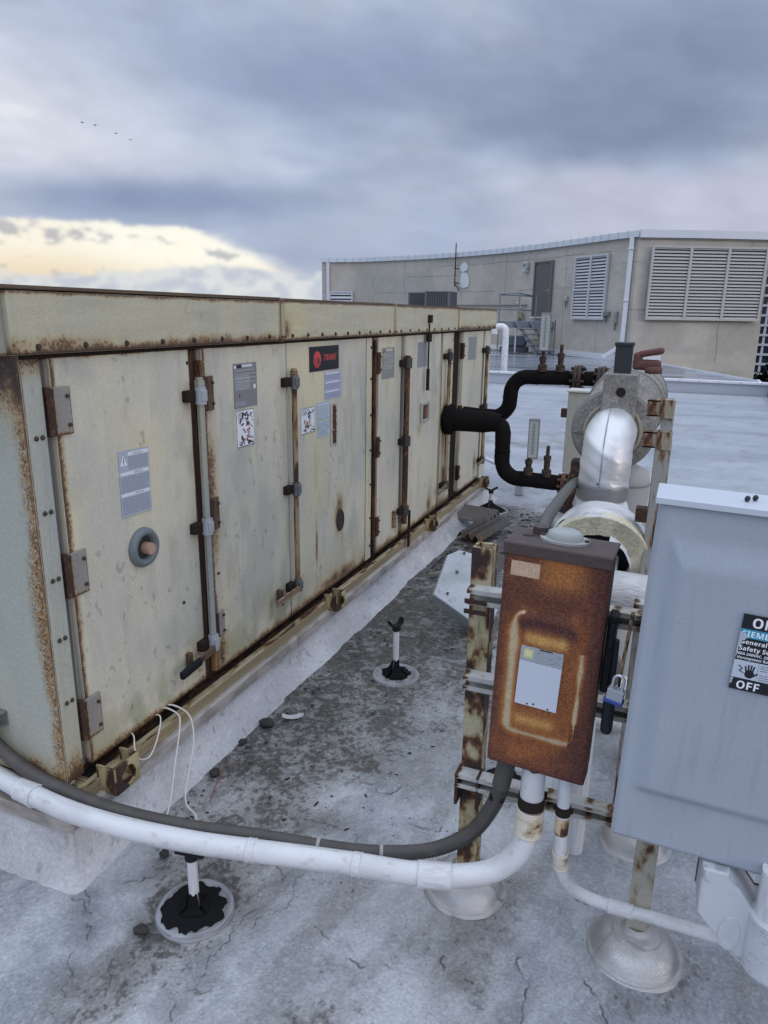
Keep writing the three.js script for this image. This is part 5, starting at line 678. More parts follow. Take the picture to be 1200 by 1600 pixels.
// panel on a post and the grey hose from the rusted box
const ep = thing('equipment_panel', 'flat beige panel box on a grey post behind the silver elbow', 'panel box', [-0.40, 0, -3.6]);
M('panel', rbox(0.21, 0.40, 0.10, 0.006, 2), std({ map: paintTex(0.21, 0.4, { seed: 181, base: [166, 162, 150], wear: 0.5, px: 400 }), roughness: 0.5 }), ep, [-0.405, 1.095, -3.66]); M('panel_lid', rbox(0.22, 0.012, 0.12, 0.004), std({ color: new THREE.Color(0.5, 0.5, 0.45) }), ep, [-0.405, 1.30, -3.66]); M('post', cyl(0.035, 0.9, 'y', 18), std({ color: new THREE.Color(0.36, 0.36, 0.37), roughness: 0.5 }), ep, [-0.425, 0.45, -3.62]); M('side_lug', rbox(0.03, 0.045, 0.02, 0.004), rustDark, ep, [-0.525, 1.19, -3.63]); M('side_lug', rbox(0.03, 0.035, 0.02, 0.004), greyIns, ep, [-0.41, 1.20, -3.60]);
const gh = thing('grey_hose', 'short grey flexible hose rising from the rusted box to the pump', 'hose', [-0.29, 1.25, -1.9]);
const ghC = [[-0.268, 1.150, -1.635], [-0.268, 1.172, -1.70], [-0.277, 1.163, -1.90], [-0.286, 1.146, -2.15], [-0.290, 1.120, -2.40], [-0.275, 1.09, -2.62]];
M('hose', ribbedHose(ghC, 0.0145, 0, 0.0008), std({ color: new THREE.Color(0.095, 0.095, 0.09), roughness: 0.6 }), gh, [0, 0, 0]); M('hose_fitting', mg(tr(cyl(0.02, 0.02, 'y', 6), 0, 0, 0), tr(cyl(0.026, 0.008, 'y', 16), 0, -0.012, 0)), plumMat, gh, [-0.268, 1.166, -1.64]);
{ const t = thing('pipe_valve', 'dark valve body hanging beside the silver elbow band', 'valve', [-0.30, 1.1, -2.45]); M('valve_body', mg(tr(cyl(0.022, 0.15, 'y', 12).rotateZ(-0.25), 0, 0, 0), tr(rbox(0.05, 0.05, 0.05, 0.008), 0.02, 0.08, 0), tr(cyl(0.028, 0.03, 'y', 12).rotateZ(-0.25), -0.018, -0.07, 0)), castDark, t, [-0.318, 1.075, -2.5]); M('valve_stem', cyl(0.012, 0.25, 'y', 10), castDark, t, [-0.275, 1.02, -2.5]); M('valve_pipe', cyl(0.02, 0.1, 'x', 12), castDark, t, [-0.27, 1.16, -2.5]); }
// ---------------------------------------------------------------- loose things on the roof
const lidM = std({ map: tex(512, 512, (u, v, o) => { const n = fbm(u * 7, v * 7, 4), g = sst(0.56, 0.72, fbm(u * 5 + 3, v * 8, 4)), s = sst(0.72, 0.8, fbm(u * 40, v * 40, 2)); let c = mix3([196, 202, 210], [168, 176, 184], n); c = mix3(c, [146, 154, 146], g * 0.4); set3(o, c.map((q) => q - s * 18)); }), roughness: 0.6 });
const wl = thing('plastic_cover', 'grubby white plastic cover with screw ears leaning behind the rusty post', 'cover', [-1.084, 0.213, -3.40]);
{ const bx = new THREE.Vector3(0.899, 0, -0.437), by = new THREE.Vector3(-0.262, 0.8, -0.539).normalize(), bz = new THREE.Vector3(0.35, 0.60, 0.72).normalize(); wl.quaternion.setFromRotationMatrix(new THREE.Matrix4().makeBasis(bx, by, bz)); WP.delete(wl);
  const sh = new THREE.Shape([[0, 0.012], [0.085, 0.222], [0.15, 0.25], [0.225, 0.225], [0.31, 0.10], [0.33, -0.06], [0.27, -0.18], [0.18, -0.125]].map((p) => new THREE.Vector2(...p)));
  M('shell', new THREE.ExtrudeGeometry(sh, { depth: 0.14, bevelEnabled: true, bevelSize: 0.008, bevelThickness: 0.008, bevelSegments: 3 }), lidM, wl, [0, 0, -0.148]);
  const ear = (x, y, a) => { const s = new THREE.Shape(); s.absellipse(0, 0, 0.034, 0.02, 0, 6.2832); const h = new THREE.Path(); h.absarc(0.008, 0, 0.009, 0, 6.2832); s.holes.push(h); M('screw_ear', new THREE.ExtrudeGeometry(s, { depth: 0.006, bevelEnabled: true, bevelSize: 0.0015, bevelThickness: 0.0015, bevelSegments: 1 }), lidM, wl, [x, y, -0.02], [0, 0, a]); };
  ear(0.01, 0.135, 2.6); ear(0.178, 0.262, 1.6); ear(0.055, -0.10, 3.9);
  for (const [x, y] of [[0.124, 0.129], [0.066, 0.012], [0.157, -0.078], [0.17, 0.235], [0.26, 0.10]]) M('screw', cyl(0.007, 0.006, 'z', 10), screwMat, wl, [x, y, 0.010]); }
const scrapGrey = std({ map: rustyTex(0.4, 0.4, [128, 124, 120], 0.25, 191, 300), roughness: 0.6 }), scrapDark = std({ map: rustyTex(0.4, 0.4, [84, 80, 78], 0.4, 193, 300), roughness: 0.7 });
function zigzag(L, W, n, hgt) { const s = new THREE.Shape(); const t = 0.008, P = []; for (let i = 0; i <= n * 2; i++) P.push([i / (n * 2) * W - W / 2, (i % 2) * hgt]); P.forEach((p, i) => (i ? s.lineTo(p[0], p[1] + t) : s.moveTo(p[0], p[1] + t))); [...P].reverse().forEach((p) => s.lineTo(p[0], p[1])); s.closePath(); const g = new THREE.ExtrudeGeometry(s, { depth: L, bevelEnabled: false }); return g; }
{ const a = tag(M('metal_scrap', zigzag(0.30, 0.20, 3, 0.055), scrapGrey, null, [-1.56, 0.08, -5.50], [0.05, 1.40, 0.1]), 'light grey corrugated metal offcut lying on top of the scrap heap by the kerb', 'scrap metal', 'corrugated scraps by the kerb');
  const b = tag(M('metal_scrap', zigzag(0.46, 0.20, 3, 0.05), scrapDark, null, [-1.36, 0.02, -5.02], [0.10, 2.85, 0.0]), 'dark corrugated metal offcut lying lengthwise under the lighter scrap', 'scrap metal', 'corrugated scraps by the kerb'); }
const chipM = [std({ color: new THREE.Color(0.03, 0.028, 0.027), roughness: 0.85 }), std({ color: new THREE.Color(0.12, 0.115, 0.11), roughness: 0.85 }), std({ color: new THREE.Color(0.34, 0.35, 0.37), roughness: 0.7 })];
function chips(name, label, n, fn, mat, s0, s1, seed) { const g = []; for (let i = 0; i < n; i++) { const p = fn(); if (!p) continue; const k = new THREE.IcosahedronGeometry(1, 1), q = k.attributes.position; for (let j = 0; j < q.count; j++) { const m = 0.65 + 0.7 * NT[(Math.round((q.getX(j) + 2) * 50) * 7 + Math.round((q.getY(j) + 2) * 50) * 13 + Math.round((q.getZ(j) + 2) * 50) * 31 + i * 97) & 65535]; q.setXYZ(j, q.getX(j) * m, q.getY(j) * m, q.getZ(j) * m); } const s = rr(s0, s1); k.scale(s * rr(0.8, 2.2), s * rr(0.25, 0.6), s * rr(0.7, 1.4)); k.rotateY(rnd() * 6.3); k.translate(p[0], s * 0.15 + roofH(p[0], p[1]), p[1]); k.computeVertexNormals(); g.push(k); } const o = M(name, mg(...g), mat, null); return tag(o, label, 'debris', null, 'stuff'); }
chips('roof_debris', 'black flakes of tar and rubbish strewn around the scrap heap', 210, () => { const a = rnd() * 6.3, r = Math.sqrt(rnd()) * 0.75; return [clamp(-1.22 + Math.cos(a) * r * 0.55, -1.42, 0), -5.15 + Math.sin(a) * r * 1.4]; }, chipM[0], 0.004, 0.015);
chips('roof_debris', 'dark crumbs along the foot of the silver kerb', 260, () => { const z = rr(-5.9, -1.6), q = rnd(); return [-1.43 + q * q * 0.7, z]; }, chipM[0], 0.0015, 0.007);
chips('roof_debris', 'grey crumbs of loose roof coating in the channel', 420, () => [rr(-1.4, -0.5), rr(-4.5, -1.6)], chipM[1], 0.001, 0.0035);
chips('roof_debris', 'pale flakes of loose silver coating on the roof', 120, () => [rr(-1.4, 0.2), rr(-5.2, -1.0)], chipM[2], 0.0012, 0.0045);
const tarClump = tag(M('tar_clump', lumpy(new THREE.IcosahedronGeometry(0.022, 3).scale(1.5, 0.6, 1), 0.014, 30, 3), chipM[0], null, [-1.43, 0.012, -2.27]), 'largest black tar clump at the foot of the kerb beside a curled flake', 'tar clump', 'black tar clumps along the kerb');
for (const [x, z, s, ry, l] of [[-1.45, -2.12, 0.55, 1, 'round black tar clump just in front of the curled flake by the kerb'], [-1.435, -1.91, 0.75, 2, 'black tar clump at the kerb next to the red wire'], [-1.245, -1.55, 0.7, 0.5, 'black tar clump beside the pipe stand, under the white conduit'], [-1.335, -1.50, 0.6, 2.2, 'flat black tar clump behind the conduit, left of the pipe stand'], [-1.205, -1.24, 0.62, 0.2, 'lone black tar clump in front of the pipe stand pocket']]) { const c = tarClump.clone(); c.name = numbered('tar_clump'); c.position.set(x, 0.01, z); c.scale.setScalar(s); c.rotation.y = ry; c.userData = { ...tarClump.userData, label: l }; scene.add(c); }
{ const g = new THREE.PlaneGeometry(0.09, 0.03, 16, 8), p = g.attributes.position; for (let i = 0; i < p.count; i++) { const x = p.getX(i); p.setZ(i, 0.008 * (x / 0.045) ** 2 + (fbm(x * 40, p.getY(i) * 40, 2) - 0.5) * 0.01); } g.rotateX(-Math.PI / 2); g.computeVertexNormals(); tag(M('coating_flake', g, std({ color: new THREE.Color(0.45, 0.46, 0.47), side: THREE.DoubleSide }), null, [-1.36, 0.008, -2.36], [0, 0.5, 0]), 'pale curled flake of roof coating beside the largest tar clump', 'flake'); }
// wires
const wireM = std({ color: new THREE.Color(0.62, 0.60, 0.56), roughness: 0.5 });
const wireT = (label, pts, r, mat, cat = 'cable') => { const t = tag(M(cat === 'cable' ? 'white_cable' : 'red_wire', hose(pts, r, 90, 8), mat, null, [0, 0, 0]), label, cat, cat === 'cable' ? 'white cables under the first door' : undefined); return t; };
wireT('longest thin white cable hanging from the unit and curling to the roof behind the conduit', [[-1.63, 0.262, -1.87], [-1.585, 0.264, -1.885], [-1.545, 0.215, -1.92], [-1.505, 0.150, -1.89], [-1.465, 0.070, -1.80], [-1.445, 0.03, -1.752], [-1.406, 0.020, -1.706], [-1.349, 0.016, -1.678], [-1.325, 0.018, -1.64], [-1.345, 0.02, -1.60]], 0.0032, wireM);
wireT('thin white cable hanging straight from the unit down behind the conduit', [[-1.63, 0.26, -1.85], [-1.585, 0.268, -1.854], [-1.55, 0.236, -1.872], [-1.53, 0.205, -1.846], [-1.485, 0.128, -1.755], [-1.440, 0.05, -1.663], [-1.409, 0.012, -1.58], [-1.40, 0.01, -1.53]], 0.0030, wireM);
wireT('thin white cable looped over the base rail under the first door', [[-1.63, 0.255, -1.80], [-1.585, 0.262, -1.811], [-1.548, 0.213, -1.746], [-1.538, 0.182, -1.690], [-1.540, 0.20, -1.648], [-1.548, 0.242, -1.638], [-1.58, 0.262, -1.672], [-1.63, 0.257, -1.70]], 0.0026, wireM);
wireT('thin red wire lying in the dirt by the kerb', [[-1.425, 0.02, -1.96], [-1.398, 0.012, -1.889], [-1.385, 0.010, -1.842], [-1.359, 0.010, -1.78]], 0.002, std({ color: new THREE.Color(0.22, 0.05, 0.045) }), 'wire');
tag(M('cable_clip', mg(tr(rbox(0.075, 0.008, 0.016, 0.003), 0, 0, 0), tr(cyl(0.004, 0.05, 'y', 8), 0.02, 0.02, 0), tr(cyl(0.005, 0.07, 'y', 8).rotateZ(0.3), -0.05, 0.03, 0.01), tr(new THREE.SphereGeometry(0.009, 8, 6), -0.06, 0.065, 0.01)), ironBlack, null, [-1.25, 0.012, -1.585], [0, -0.2, 0]), 'black clip and stake on the roof where the white cables end', 'clip');
// gooseneck and thin pipe behind the unit
{ const t = thing('gooseneck_pipe', 'white gooseneck vent on the upper roof just past the far corner of the air handler', 'vent pipe', [-4.36, 0.15, -18.9]); M('pipe', pipe([[-4.66, 1.18, -18.9], [-4.64, 1.36, -18.9], [-4.37, 1.37, -18.9], [-4.36, 0.14, -18.9]], 0.085, 0.13, 60, 18), pvc, t, [0, 0, 0]); M('foot_flashing', lathe([[0.2, 0], [0.14, 0.05], [0.09, 0.12]], 24), silverMat, t, [-4.36, 0.145, -18.9]); }
{ const t = thing('drain_pipe', 'thin white pipe lying low behind the air handler and the black pipes', 'pipe', [-1.7, 0.2, -7.1]); M('pipe', pipe([[-2.3, 0.2, -7.85], [-1.15, 0.2, -6.47]], 0.021, 0.05, 10, 12), pvc, t, [0, 0, 0]); for (const k of [0.15, 0.85]) M('foot', rbox(0.08, 0.17, 0.08, 0.01), silverMat, t, [-2.3 + 1.15 * k, 0.085, -7.85 + 1.38 * k]); }

// ---------------------------------------------------------------- rooftop building
const BL = [[-18.85, -36.9], [-16.76, -37.05], [-14.3, -36.4], [-12.13, -35.6], [-10.02, -34.5], [-8.21, -33.3], [-6.52, -31.9], [-5.11, -30.55], [-3.86, -29.3], [-2.84, -28.2], [-1.92, -27.37]];
const BR = [[-1.92, -27.37], [0.07, -28.2], [1.95, -29.13], [2.27, -29.3]];
const smooth = (P, n) => { const c = new THREE.CatmullRomCurve3(P.map(([x, z]) => new THREE.Vector3(x, 0, z)), false, 'centripetal'); return c.getSpacedPoints(n).map((p) => [p.x, p.z]); };
const BLs = smooth(BL, 44), BACK = [[2.25, -36], [2, -46], [-14, -50], [-20.5, -44]];
const bd = thing('rooftop_building', 'long curved beige stucco penthouse with louvres, a grey door and white roof edge', 'building', [-8, 0, -34]);
const stucco = tex(2048, 512, (u, v, o) => {
  const x = u * 40, y = v * 14 - 9, n = fbm(x * 0.9, y * 0.9, 4), m = fbm(x * 6, y * 6, 3), f = vn(x * 60, y * 60); let c = mix3([182, 176, 166], [170, 164, 154], sst(0.35, 0.68, n)); c = mix3(c, [166, 163, 157], sst(0.5, 0.7, fbm(x * 0.35 + 9, y * 1.2, 3)) * 0.7);
  const ln = (d, w) => sst(w, 0, Math.abs(d)); const hz = (yy, s) => ln(y - yy - (fbm(x * 1.1 + s, s, 3) - 0.5) * 0.10, 0.022) * sst(0.45, 0.6, fbm(x * 0.5 + s * 7, 3, 2)); const vz = (xx) => ln(x - xx - (fbm(y * 1.5 + xx, xx, 3) - 0.5) * 0.18, 0.025) * sst(0.42, 0.55, fbm(y * 0.9 + xx * 3, 8, 2));
  let k = hz(3.45, 1) + hz(2.7, 5) + hz(1.9, 9) + hz(3.9, 13); for (const q of [3.1, 5.2, 8.0, 9.4, 12.1, 13.7, 16.2, 18.4, 22.9, 24.1, 27.5, 28.6, 29.3]) k += vz(q); c = mix3(c, [112, 107, 100], clamp(k) * 0.8);
  c = mix3(c, [126, 121, 113], sst(0.55, 0.75, fbm(x * 4, y * 0.5 + 3, 3)) * sst(4.1, 4.5, y) * 0.6);
  const g = (m - 0.5) * 14 + (f - 0.5) * 10; set3(o, c.map((q) => q + g));
});
stucco.repeat.set(1 / 40, 1 / 14); stucco.offset.set(0, 9 / 14);
const stuccoM = std({ map: stucco, roughness: 0.9 });
function planSolid(P, h0, h1) { // solid over a plan outline, u = length along the outline
  const sh = new THREE.Shape(P.map(([x, z]) => new THREE.Vector2(x, -z))); const g = new THREE.ExtrudeGeometry(sh, { depth: h1 - h0, bevelEnabled: false }); g.rotateX(-Math.PI / 2); g.translate(0, h0, 0);
  const key = (x, z) => Math.round(x * 100) + '_' + Math.round(z * 100), S = {}; let s = 0; P.forEach((p, i) => { if (i) s += Math.hypot(p[0] - P[i - 1][0], p[1] - P[i - 1][1]); S[key(p[0], p[1])] = s; });
  const q = g.attributes.position, uv = g.attributes.uv; for (let i = 0; i < q.count; i++) uv.setXY(i, S[key(q.getX(i), q.getZ(i))] ?? 0, q.getY(i)); return g;
}
M('wall', planSolid([...BLs, ...BR.slice(1), ...BACK], -9, 4.36), stuccoM, bd, [0, 0, 0]);
const nrm = (P, i) => { const a = P[Math.max(0, i - 1)], b = P[Math.min(P.length - 1, i + 1)]; let nx = -(b[1] - a[1]), nz = b[0] - a[0]; const l = Math.hypot(nx, nz); nx /= l; nz /= l; if (nx * -P[i][0] + nz * -P[i][1] < 0) { nx = -nx; nz = -nz; } return [nx, nz]; };
const offset = (P, d) => P.map((p, i) => { const n = nrm(P, i); return [p[0] + n[0] * d, p[1] + n[1] * d]; });
const strip = (P, d0, d1, h0, h1) => planSolid([...offset(P, d1), ...offset(P, d0).reverse()], h0, h1);
const trimM = std({ color: new THREE.Color(0.60, 0.64, 0.68), roughness: 0.4 });
M('roof_slab', planSolid([...offset(BLs, 0.0), ...offset(BR, 0.0).slice(1), ...BACK], 4.362, 4.42), trimM, bd, [0, 0, 0]);
const rtl = M('roof_trim', strip(BLs, -0.2, 0.10, 4.27, 4.47), trimM, bd, [0, 0, 0]); M('roof_trim', strip(BR, -0.2, 0.10, 4.25, 4.50), trimM, bd, [0, 0, 0]);
{ const g = box(0.05, 0.23, 0.05); for (let i = 1; i < 44; i++) { const p = offset(BLs, 0.10)[i]; M('seam_rib', g, std({ color: new THREE.Color(0.5, 0.54, 0.58) }), rtl, [p[0], 4.385, p[1]]); } }
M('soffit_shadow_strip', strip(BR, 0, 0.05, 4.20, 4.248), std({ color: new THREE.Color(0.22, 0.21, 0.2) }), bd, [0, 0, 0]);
M('wall_plinth', strip(BR.slice(0), 0.002, 0.06, -9, 1.48), stuccoM, bd, [0, 0, 0]);
M('base_flashing', strip(BLs.slice(16), 0.003, 0.05, 0.14, 0.34), whiteTrim, bd, [0, 0, 0]); M('base_flashing', strip([BR[0], [-0.86, -27.82]], 0.061, 0.09, -0.05, 0.34), whiteTrim, bd, [0, 0, 0]);
// frames for things fixed to the wall between two plan points
function wallFrame(A, B, parent, name, h, out = 0) { const dx = B[0] - A[0], dz = B[1] - A[1], L = Math.hypot(dx, dz); const o = new THREE.Group(); o.name = name; const mx = (A[0] + B[0]) / 2, mz = (A[1] + B[1]) / 2; let nx = -dz / L, nz = dx / L; const w = WP.get(parent); o.position.set(mx + nx * out - w[0], h - w[1], mz + nz * out - w[2]); o.rotation.y = Math.atan2(-dz, dx); parent.add(o); return [o, L]; }
const slatM = std({ color: new THREE.Color(0.43, 0.43, 0.44), roughness: 0.5 }), louvBack = std({ color: new THREE.Color(0.055, 0.058, 0.065), roughness: 0.8 });
function louvre(A, B, h0, h1, bays, rows, mid, col, out) {
  const [o, L] = wallFrame(A, B, bd, 'louvre', h0, out), H = h1 - h0, fm = std({ color: col, roughness: 0.5 }), sm = std({ color: col, roughness: 0.5 });
  M('backing', box(L, H, 0.02), louvBack, o, [0, H / 2, 0]);
  const t = 0.07; M('louvre_frame', mg(tr(box(L + t, t, 0.10), 0, 0, 0.04), tr(box(L + t, t, 0.10), 0, H, 0.04), tr(box(t, H - t, 0.10), -L / 2, H / 2, 0.04), tr(box(t, H - t, 0.10), L / 2, H / 2, 0.04)), fm, o, [0, 0, 0]);
  const bw = L / bays; for (let b = 1; b < bays; b++) M('mullion', box(0.09, H - t, 0.11), fm, o, [-L / 2 + b * bw, H / 2, 0.04]); if (mid) M('mullion', box(L - t, 0.08, 0.105), fm, o, [0, H * 0.47, 0.042]);
  const g = box(bw - 0.075, H / rows * 0.66, 0.012); g.rotateX(-0.5); for (let b = 0; b < bays; b++) for (let r = 0; r < rows; r++) M('slat', g, sm, o, [-L / 2 + (b + 0.5) * bw, (r + 0.5) * H / rows, 0.045]);
}
louvre([-1.52, -27.55], [2.07, -29.20], 1.60, 3.96, 3, 22, false, new THREE.Color(0.44, 0.43, 0.41), 0.15);
louvre([-4.23, -29.66], [-2.92, -28.28], 1.57, 3.80, 2, 20, true, new THREE.Color(0.50, 0.505, 0.52), 0.03);
louvre([-18.36, -36.95], [-17.08, -37.05], 1.6, 2.74, 1, 6, false, new THREE.Color(0.55, 0.56, 0.58), 0.03);
{ const [o, L] = wallFrame([-6.15, -31.56], [-5.31, -30.74], bd, 'door', 1.58, 0.02); M('door_leaf', rbox(L - 0.1, 2.08, 0.06, 0.01), std({ color: new THREE.Color(0.105, 0.10, 0.098), roughness: 0.55 }), o, [0, 1.05, 0.02]); M('door_frame', mg(tr(box(0.07, 2.16, 0.12), -L / 2, 1.08, 0.03), tr(box(0.07, 2.16, 0.12), L / 2, 1.08, 0.03), tr(box(L + 0.07, 0.07, 0.12), 0, 2.19, 0.03)), std({ color: new THREE.Color(0.15, 0.145, 0.14) }), o, [0, 0, 0]); M('handle', mg(tr(rbox(0.05, 0.2, 0.02, 0.008), 0, 0, 0), tr(rbox(0.14, 0.03, 0.05, 0.01), -0.04, 0.03, 0.03)), std({ color: new THREE.Color(0.4, 0.4, 0.4), metalness: 0.5 }), o, [L / 2 - 0.16, 1.02, 0.06]); M('threshold', box(L, 0.05, 0.2), trimM, o, [0, 0.0, 0.08]); }
const dpM = std({ color: new THREE.Color(0.62, 0.645, 0.68), roughness: 0.4 });
M('downpipe', mg(tr(rbox(0.16, 3.62, 0.12, 0.02), 0, 2.45, 0), tr(rbox(0.14, 0.80, 0.12, 0.02).rotateZ(-0.95), -0.30, 0.46, 0.12)), dpM, bd, [-2.16, 0, -27.46]);
M('downpipe', rbox(0.15, 4.4, 0.12, 0.02), dpM, bd, [-18.45, 2.05, -36.83]);
for (const [x, z, h] of [[-2.16, -27.44, 3.9], [-2.16, -27.44, 2.2]]) M('pipe_clip', rbox(0.2, 0.05, 0.15, 0.01), dpM, bd, [x, h, z]);
const [ant] = wallFrame([-10.9, -34.97], [-10.1, -34.55], bd, 'antenna', 3.0, 0.12); M('mast', cyl(0.025, 1.95, 'y', 8), rustBlack, ant, [0, 0.9, 0.08]); M('mast_bracket', mg(tr(box(0.05, 0.04, 0.25), 0, 0.1, 0), tr(box(0.05, 0.04, 0.25), 0, 0.75, 0), tr(box(0.4, 0.03, 0.03), 0.14, 0.08, 0.04), tr(box(0.03, 0.45, 0.03).rotateZ(0.8), 0.12, -0.1, 0.04)), rustBlack, ant, [0, 0, 0]);
const patchM = std({ color: new THREE.Color(0.62, 0.66, 0.68), roughness: 0.7 });
for (const [A, B, h, w, hh, sd] of [[[-10.4, -34.7], [-9.85, -34.4], 3.77, 0.42, 0.34, 3], [[-10.4, -34.7], [-9.8, -34.37], 3.2, 0.52, 0.62, 8]]) { const [o] = wallFrame(A, B, bd, 'paint_patch', h, 0.02); const P = []; for (let i = 0; i < 26; i++) { const a = i / 26 * 6.2832, r = 0.5 + 0.5 * (fbm(Math.cos(a) * 2 + sd, Math.sin(a) * 2, 3) - 0.3); P.push(new THREE.Vector2(Math.cos(a) * r * w, Math.sin(a) * r * hh)); } const pg = new THREE.ExtrudeGeometry(new THREE.Shape(P), { depth: 0.02, bevelEnabled: false }); M('plaster_patch', pg, patchM, o, [0, 0, 0]); }
{ const [o] = wallFrame([-6.9, -32.25], [-6.3, -31.7], bd, 'wall_light', 3.62, 0.02); M('lamp_body', mg(tr(rbox(0.26, 0.30, 0.16, 0.04, 3), 0, 0.06, 0.1), tr(rbox(0.18, 0.14, 0.2, 0.03, 2), 0.02, -0.16, 0.12)), std({ color: new THREE.Color(0.45, 0.46, 0.46) }), o, [0, 0, 0]); M('lens', rbox(0.2, 0.12, 0.05, 0.02), std({ color: new THREE.Color(0.2, 0.2, 0.2), roughness: 0.2 }), o, [0, 0.08, 0.18]); }
{ const [o] = wallFrame([-6.95, -32.3], [-6.4, -31.8], bd, 'alarm_horn', 1.62, 0.02); M('horn_body', mg(tr(cyl(0.13, 0.2, 'y', 14), 0, 0.1, 0.2), tr(cyl(0.16, 0.12, 'y', 14), 0, -0.03, 0.2)), std({ color: new THREE.Color(0.40, 0.34, 0.22), roughness: 0.7 }), o, [0, 0, 0]); M('horn_lens', new THREE.SphereGeometry(0.1, 12, 8), std({ color: new THREE.Color(0.12, 0.12, 0.13) }), o, [0, -0.18, 0.2]); M('horn_pipe', pipe([[0, 0.2, 0.2], [0, 0.55, 0.2], [-0.4, 0.55, 0.1]], 0.03, 0.1, 24, 8), dpM, o, [0, 0, 0]); }
M('wall_conduit', hose([...offset(BLs.slice(4, 31), 0.06)].map(([x, z]) => [x, 2.08, z]), 0.028, 120, 8), std({ color: new THREE.Color(0.2, 0.2, 0.2) }), bd, [0, 0, 0]);
for (const [A, B, h, w, hh, c] of [[[-4.8, -30.23], [-4.35, -29.8], 2.3, 0.17, 0.2, 0.42], [[-3.0, -28.37], [-2.6, -27.97], 1.75, 0.3, 0.16, 0.2], [[-2.6, -27.98], [-2.3, -27.7], 1.62, 0.14, 0.42, 0.3]]) { const [o] = wallFrame(A, B, bd, 'junction_box', h, 0.03); M('box_body', rbox(w, hh, 0.1, 0.02), std({ color: new THREE.Color(c, c * 0.98, c * 0.94) }), o, [0, 0, 0.03]); M('box_lid', rbox(w * 0.85, hh * 0.85, 0.02, 0.008), std({ color: new THREE.Color(c * 0.9, c * 0.88, c * 0.85) }), o, [0, 0, 0.085]); M('nipple', cyl(0.02, 0.25, 'y', 8), darkSteel, o, [0.02, -hh / 2 - 0.1, 0.04]); }
// stairs and landing at the door
const stM = std({ color: new THREE.Color(0.20, 0.225, 0.26), roughness: 0.5, metalness: 0.2 }), stD = std({ color: new THREE.Color(0.10, 0.11, 0.13), roughness: 0.6 });
const st = thing('access_stair', 'grey steel landing with railings and short stair below the grey door', 'stair', [-6.2, 0.15, -30]);
M('landing', mg(tr(rbox(2.05, 0.26, 0.9, 0.02), 0, 0, 0)), stM, st, [-6.20, 1.30, -30.35], [0, 0.55, 0]);
for (const dz of [0, 0.7]) M('stringer', (() => { const g = box(0.09, 1.55, 0.2); g.rotateZ(0.62); return g; })(), stM, st, [-5.98 + dz * 0.7, 0.78, -29.55 + dz * -0.6]);
for (let i = 0; i < 5; i++) M('tread', box(0.3, 0.03, 0.85).rotateY(-0.86), stD, st, [-6.08 + 0.18 * i * 0.9 + 0.1, 1.12 - i * 0.21, -29.75 + 0.0 * i]);
for (const [x, z, h0, h1] of [[-7.22, -29.85, 0.15, 2.48], [-6.42, -29.85, 1.2, 2.52], [-5.9, -30.7, 1.3, 2.45]]) M('rail_post', cyl(0.03, h1 - h0, 'y', 8), stM, st, [x, (h0 + h1) / 2, z]);
for (const [a, b] of [[[-7.22, 2.47, -29.85], [-6.42, 2.52, -29.85]], [[-7.22, 1.88, -29.85], [-6.42, 1.88, -29.85]], [[-6.42, 2.5, -29.85], [-6.15, 2.43, -31.2]], [[-6.42, 1.88, -29.85], [-6.15, 1.84, -31.2]], [[-7.22, 2.45, -29.85], [-6.15, 2.42, -31.2]]]) M('hand_rail', hose([a, mix3(a, b, 0.5), b], 0.026, 8, 8), stM, st, [0, 0, 0]);
M('landing_leg', cyl(0.03, 1.05, 'y', 8), dpM, st, [-6.46, 0.68, -29.7]); M('foot_plate', rbox(0.5, 0.05, 0.3, 0.01), stD, st, [-6.5, 0.18, -29.7]);
M('pole', cyl(0.022, 1.35, 'y', 8), stD, st, [-4.95, 0.83, -29.95]);
{ const t = thing('covered_equipment', 'low grey tarped box in the shade under the steel landing', 'equipment', [-6.8, 0.15, -30.9]); M('tarp', lumpy(rbox(1.0, 0.42, 0.6, 0.08, 6), 0.03, 3, 4), std({ color: new THREE.Color(0.15, 0.19, 0.21) }), t, [-6.75, 0.62, -30.9]); M('plinth', rbox(1.1, 0.24, 0.7, 0.02), stD, t, [-6.75, 0.27, -30.9]); }
// two condensers on the upper roof
{ const t = thing('condenser_unit', 'dark finned condenser showing above the air handler, the nearer of the pair', 'condenser', [-7.15, 0.15, -22], 'pair of rooftop condensers');
  M('cabinet', rbox(0.78, 0.82, 0.78, 0.02, 2), std({ color: new THREE.Color(0.055, 0.058, 0.066), roughness: 0.6 }), t, [-7.15, 1.90, -22]); const fg = box(0.022, 0.7, 0.02); for (let i = 0; i < 13; i++) { M('fin', fg, std({ color: new THREE.Color(0.09, 0.095, 0.105) }), t, [-7.48 + i * 0.055, 1.9, -21.60]); } for (const s of [-1, 1]) M('corner_trim', box(0.05, 0.82, 0.03), std({ color: new THREE.Color(0.13, 0.135, 0.145) }), t, [-7.15 + s * 0.37, 1.90, -21.602]); M('top_cover', rbox(0.8, 0.04, 0.8, 0.015), std({ color: new THREE.Color(0.15, 0.155, 0.165) }), t, [-7.15, 2.31, -22]); for (const s of [-1, 1]) for (const q of [-1, 1]) M('leg', box(0.06, 1.36, 0.06), darkSteel, t, [-7.15 + s * 0.34, 0.82, -22 + q * 0.34]);
  const c = t.clone(); c.name = numbered('condenser_unit'); c.position.set(-7.78, 0.12, -22.25); c.userData = { ...t.userData, label: 'dark condenser half hidden behind its twin, above the air handler' }; scene.add(c); }
